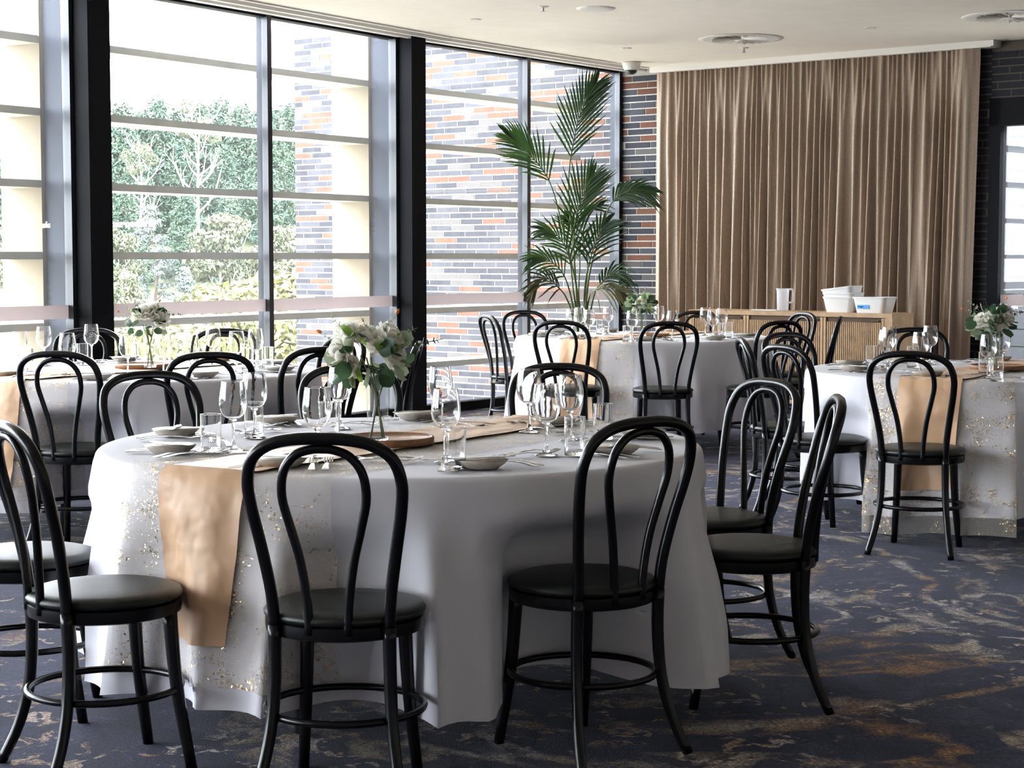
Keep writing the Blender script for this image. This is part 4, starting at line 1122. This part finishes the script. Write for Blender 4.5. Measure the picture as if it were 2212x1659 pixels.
tp_ = MB().box(-.105, .005, -.1095, -.1075, .035, .066); o = part('tape', tp_, M['blue_tape'], tb_); o['label'] = 'blue tape strip with marker scribble'
o.location = (0, .003, 0)
part('marker_writing', MB().box(-.095,-.045,-.1088,-.1083,.05,.054).box(-.075,-.055,-.1088,-.1083,.044,.048), M['black_frame'], tb_)
p = on_side(1823, 672)
for i, (z, lab, tilt) in enumerate([(0, 'lowest white tub of the nested stack on the sideboard', 0), (.030, 'middle white tub of the nested stack on the sideboard', 0), (.072, 'tilted white tub on top of the nested stack', 7)]):
    o = thing('plastic_tub', lab, 'tub', (p.x, p.y, ZS + z + (.003 if i else 0)), ang_s, 'white plastic tubs on the sideboard'); o.rotation_euler = (0, -R(tilt), ang_s); link('body', TUB2, o)
p = on_side(1692, 671)
jg = thing('measuring_jug', 'clear plastic measuring jug with handle on the sideboard', 'jug', (p.x, p.y, ZS), ang_s)
part('body', MB().lathe_open([(0,.003),(.046,.003),(.048,.012),(.052,.16),(.055,.19),(.053,.19),(.050,.16),(.046,.014),(0,.008)], 28), M['jug'], jg, True)
part('handle', MB().tube(crom([(.052,0,.182),(.085,0,.185),(.098,0,.165),(.096,0,.09),(.082,0,.072),(.05,0,.075)], 5), .008, 8), M['jug'], jg, True)
part('spout', MB().add([(-.05,-.018,.19),(-.05,.018,.19),(-.075,0,.194),(-.052,0,.165)], [(0,2,1),(0,3,2),(1,2,3)]), M['jug'], jg)
gr = MB()
for i in range(7): gr.box(-.012, .012, -.0525, -.0515, .03 + i*.018, .0312 + i*.018)
part('scale_marks', gr, M['track'], jg)
for px, lb in ((1640, 'folded white paper on the sideboard, left of the jug'), (1667, 'small white card beside the jug on the sideboard')):
    p = on_side(px, 670); o = part('paper', MB().box(-.06,.06,-.04,.04,.0005,.006).box(-.055,.05,-.035,.03,.006,.009), M['paper'], None, False, (p.x, p.y, ZS), ang_s + .2); tag(o, lb, 'paper')

# ------------------------------------------------------------------ kentia palm in the corner
DP = 15.8
pb = at_depth(1262, YH, DP)
palm = thing('potted_palm', 'tall kentia palm with arching fronds in the window corner', 'palm', (pb.x, pb.y, 0))
part('planter', MB().lathe([(0,0),(.17,0),(.19,.01),(.23,.46),(.235,.48),(.22,.48),(.21,.44),(0,.43)], 32), M['pot'], palm, 'auto')
part('soil', MB().lathe([(0,.445),(.205,.44)], 24), M['soil'], palm)
def frond(pts, l0, nl, label=None, joined=False, droop=.25, mat='frond', wid=.021, start=.45, seed=0):
    rr = random.Random(seed)
    P = [at_depth(x, y, DP + dd) - Vector((pb.x, pb.y, 0)) for (x, y, dd) in pts]
    P = [Vector((rr.uniform(-.04,.04), rr.uniform(-.04,.04), .42))] + P
    C = crom(P, 12); n = len(C)
    fo = part('frond', MB().tube(C, [.010*(1-.75*i/(n-1)) for i in range(n)], 6), M['stem'], palm, True)
    alln = MB()
    i0 = int(start*(n-1))
    for k_ in range(nl):
        t = (k_+.5)/nl; idx = i0 + t*(n-2-i0); i = int(idx); p = C[i].lerp(C[i+1], idx-i); T = (C[min(i+2,n-1)] - C[max(i-1,0)]).normalized()
        side0 = T.cross(Vector((0.25,-.9,.35))).normalized(); 
        for s in (-1, 1):
            L_ = l0*(.55 + .75*math.sin(math.pi*min(1, .18+.80*t)))*rr.uniform(.85,1.1)*(1-.35*t)
            d = (side0*s*(.62-.34*t) + T*(.75+.35*t) + Vector((0,-.25,.1))*rr.uniform(.2,1)).normalized()
            q = []
            for j in range(5):
                u = j/4; c_ = p + d*L_*u + Vector((0,0,-1))*L_*droop*u*u*rr.uniform(.8,1.2)
                wv = T.cross(d).cross(d).normalized(); ww = wid*.5*(math.sin(math.pi*(.12+.86*u)))**.8*(1.0 if j < 4 else .15)
                q.append([c_ - wv*ww, c_ + Vector((0,.006,.004))*1, c_ + wv*ww])
            mb2 = MB().grid(q)
            if joined: alln.add(mb2.v, mb2.f)
            else: part('leaflet', mb2, M[mat], fo, True)
        
    if joined:
        o = part('leaflets', alln, M[mat], fo, True); o['kind'] = 'stuff'
frond([(1240,560,0),(1228,400,-.05),(1240,300,-.1),(1260,230,-.15),(1290,178,-.2)], .40, 19, start=.50, droop=.12, seed=1)
frond([(1245,620,0),(1222,520,.0),(1188,395,-.1),(1140,330,-.2),(1092,290,-.3)], .38, 18, start=.60, droop=.18, seed=2)
frond([(1243,600,0),(1240,500,-.05),(1256,430,-.1),(1285,372,-.15)], .42, 15, start=.52, droop=.15, seed=3)
frond([(1272,600,0),(1300,500,0),(1320,440,-.05),(1360,412,-.1),(1410,412,-.1)], .28, 16, start=.62, droop=.45, seed=4)
frond([(1240,640,0),(1230,560,-.1),(1205,510,-.2),(1165,495,-.3)], .34, 13, start=.45, droop=.3, seed=5)
frond([(1262,640,0),(1275,560,-.1),(1295,505,-.2),(1315,480,-.25)], .36, 13, start=.45, droop=.3, seed=6)
frond([(1235,650,0),(1215,590,-.2),(1180,560,-.3),(1152,560,-.35)], .30, 12, start=.45, droop=.4, seed=7, mat='frond')
frond([(1265,640,0),(1268,560,.1),(1255,470,.1),(1300,440,.15)], .32, 12, joined=True, start=.5, droop=.4, seed=8)
frond([(1280,650,0),(1300,610,-.1),(1325,590,-.15),(1350,600,-.2)], .26, 11, joined=True, start=.45, droop=.5, seed=9)
frond([(1230,660,0),(1205,620,-.2),(1175,600,-.25),(1150,625,-.3)], .26, 11, joined=True, start=.45, droop=.5, seed=10, mat='frond_dry')
frond([(1270,655,0),(1290,625,-.2),(1330,625,-.3),(1365,660,-.3)], .24, 11, joined=True, start=.4, droop=.6, seed=11, mat='frond_dry')
frond([(1250,640,.1),(1252,560,.15),(1240,500,.2),(1225,470,.2)], .30, 11, joined=True, start=.5, droop=.35, seed=12)

# ------------------------------------------------------------------ lit sign on the back wall, seen mirrored in the glass
M['sign_light'] = bpy.data.materials.new('sign_light'); M['sign_light'].use_nodes = True
_nt = M['sign_light'].node_tree; _nt.nodes.clear(); _o = _nt.nodes.new('ShaderNodeOutputMaterial'); _e = _nt.nodes.new('ShaderNodeEmission')
_e.inputs[0].default_value = (1,.95,.85,1); _e.inputs[1].default_value = 16.0; _nt.links.new(_e.outputs[0], _o.inputs[0])
sg = thing('lit_sign', 'lit lettering on the dark back wall, mirrored in the window glass', 'sign', (*(C0 + dW*5.13 + nW*.012), 1.665), ang_s)
part('panel', MB().box(-.08, 1.70, .004, .010, -.06, .09), M['mortar_dark'], sg)
def letters(txt, x, width):
    cu = bpy.data.curves.new('lettering', 'FONT'); cu.body = txt; cu.size = .08; cu.extrude = .002
    ob = bpy.data.objects.new('lettering', cu); COL.objects.link(ob)
    bpy.context.view_layer.update()
    me = bpy.data.meshes.new_from_object(ob.evaluated_get(bpy.context.evaluated_depsgraph_get()))
    bpy.data.objects.remove(ob, do_unlink=True)
    xs = [v.co.x for v in me.vertices]; k_ = width/(max(xs)-min(xs))
    for v in me.vertices: v.co = Vector((x + v.co.x*k_, -v.co.z, v.co.y*k_))
    me.materials.clear(); me.materials.append(M['sign_light']); link('lettering', me, sg)
letters('proshop\u2022sim', .02, .60); letters('ale', 1.50, .11)

# building across the terrace, beyond the glazed door
tw = tag(link('terrace_building', None, None, (0,0,0)), 'grey plank-clad building across the terrace, seen through the door', 'building')
for i in range(24):
    z = -.02 + i*.19
    if i == 0: mb = MB(); mb.obox(C0 - nW*4.56 + dW*1.6, dW*8, -nW*.2, -.02, 4.6); part('back_wall', mb, M['mortar_dark'], tw)
    mb = MB(); mb.obox(C0 - nW*4.4 + dW*1.6, dW*8, -nW*.15, z, z+.178); part('plank', mb, M['cladding'] if 'cladding' in M else M.setdefault('cladding', pm('grey_cladding', (.030,.032,.036), .8, spec=.05)), tw)
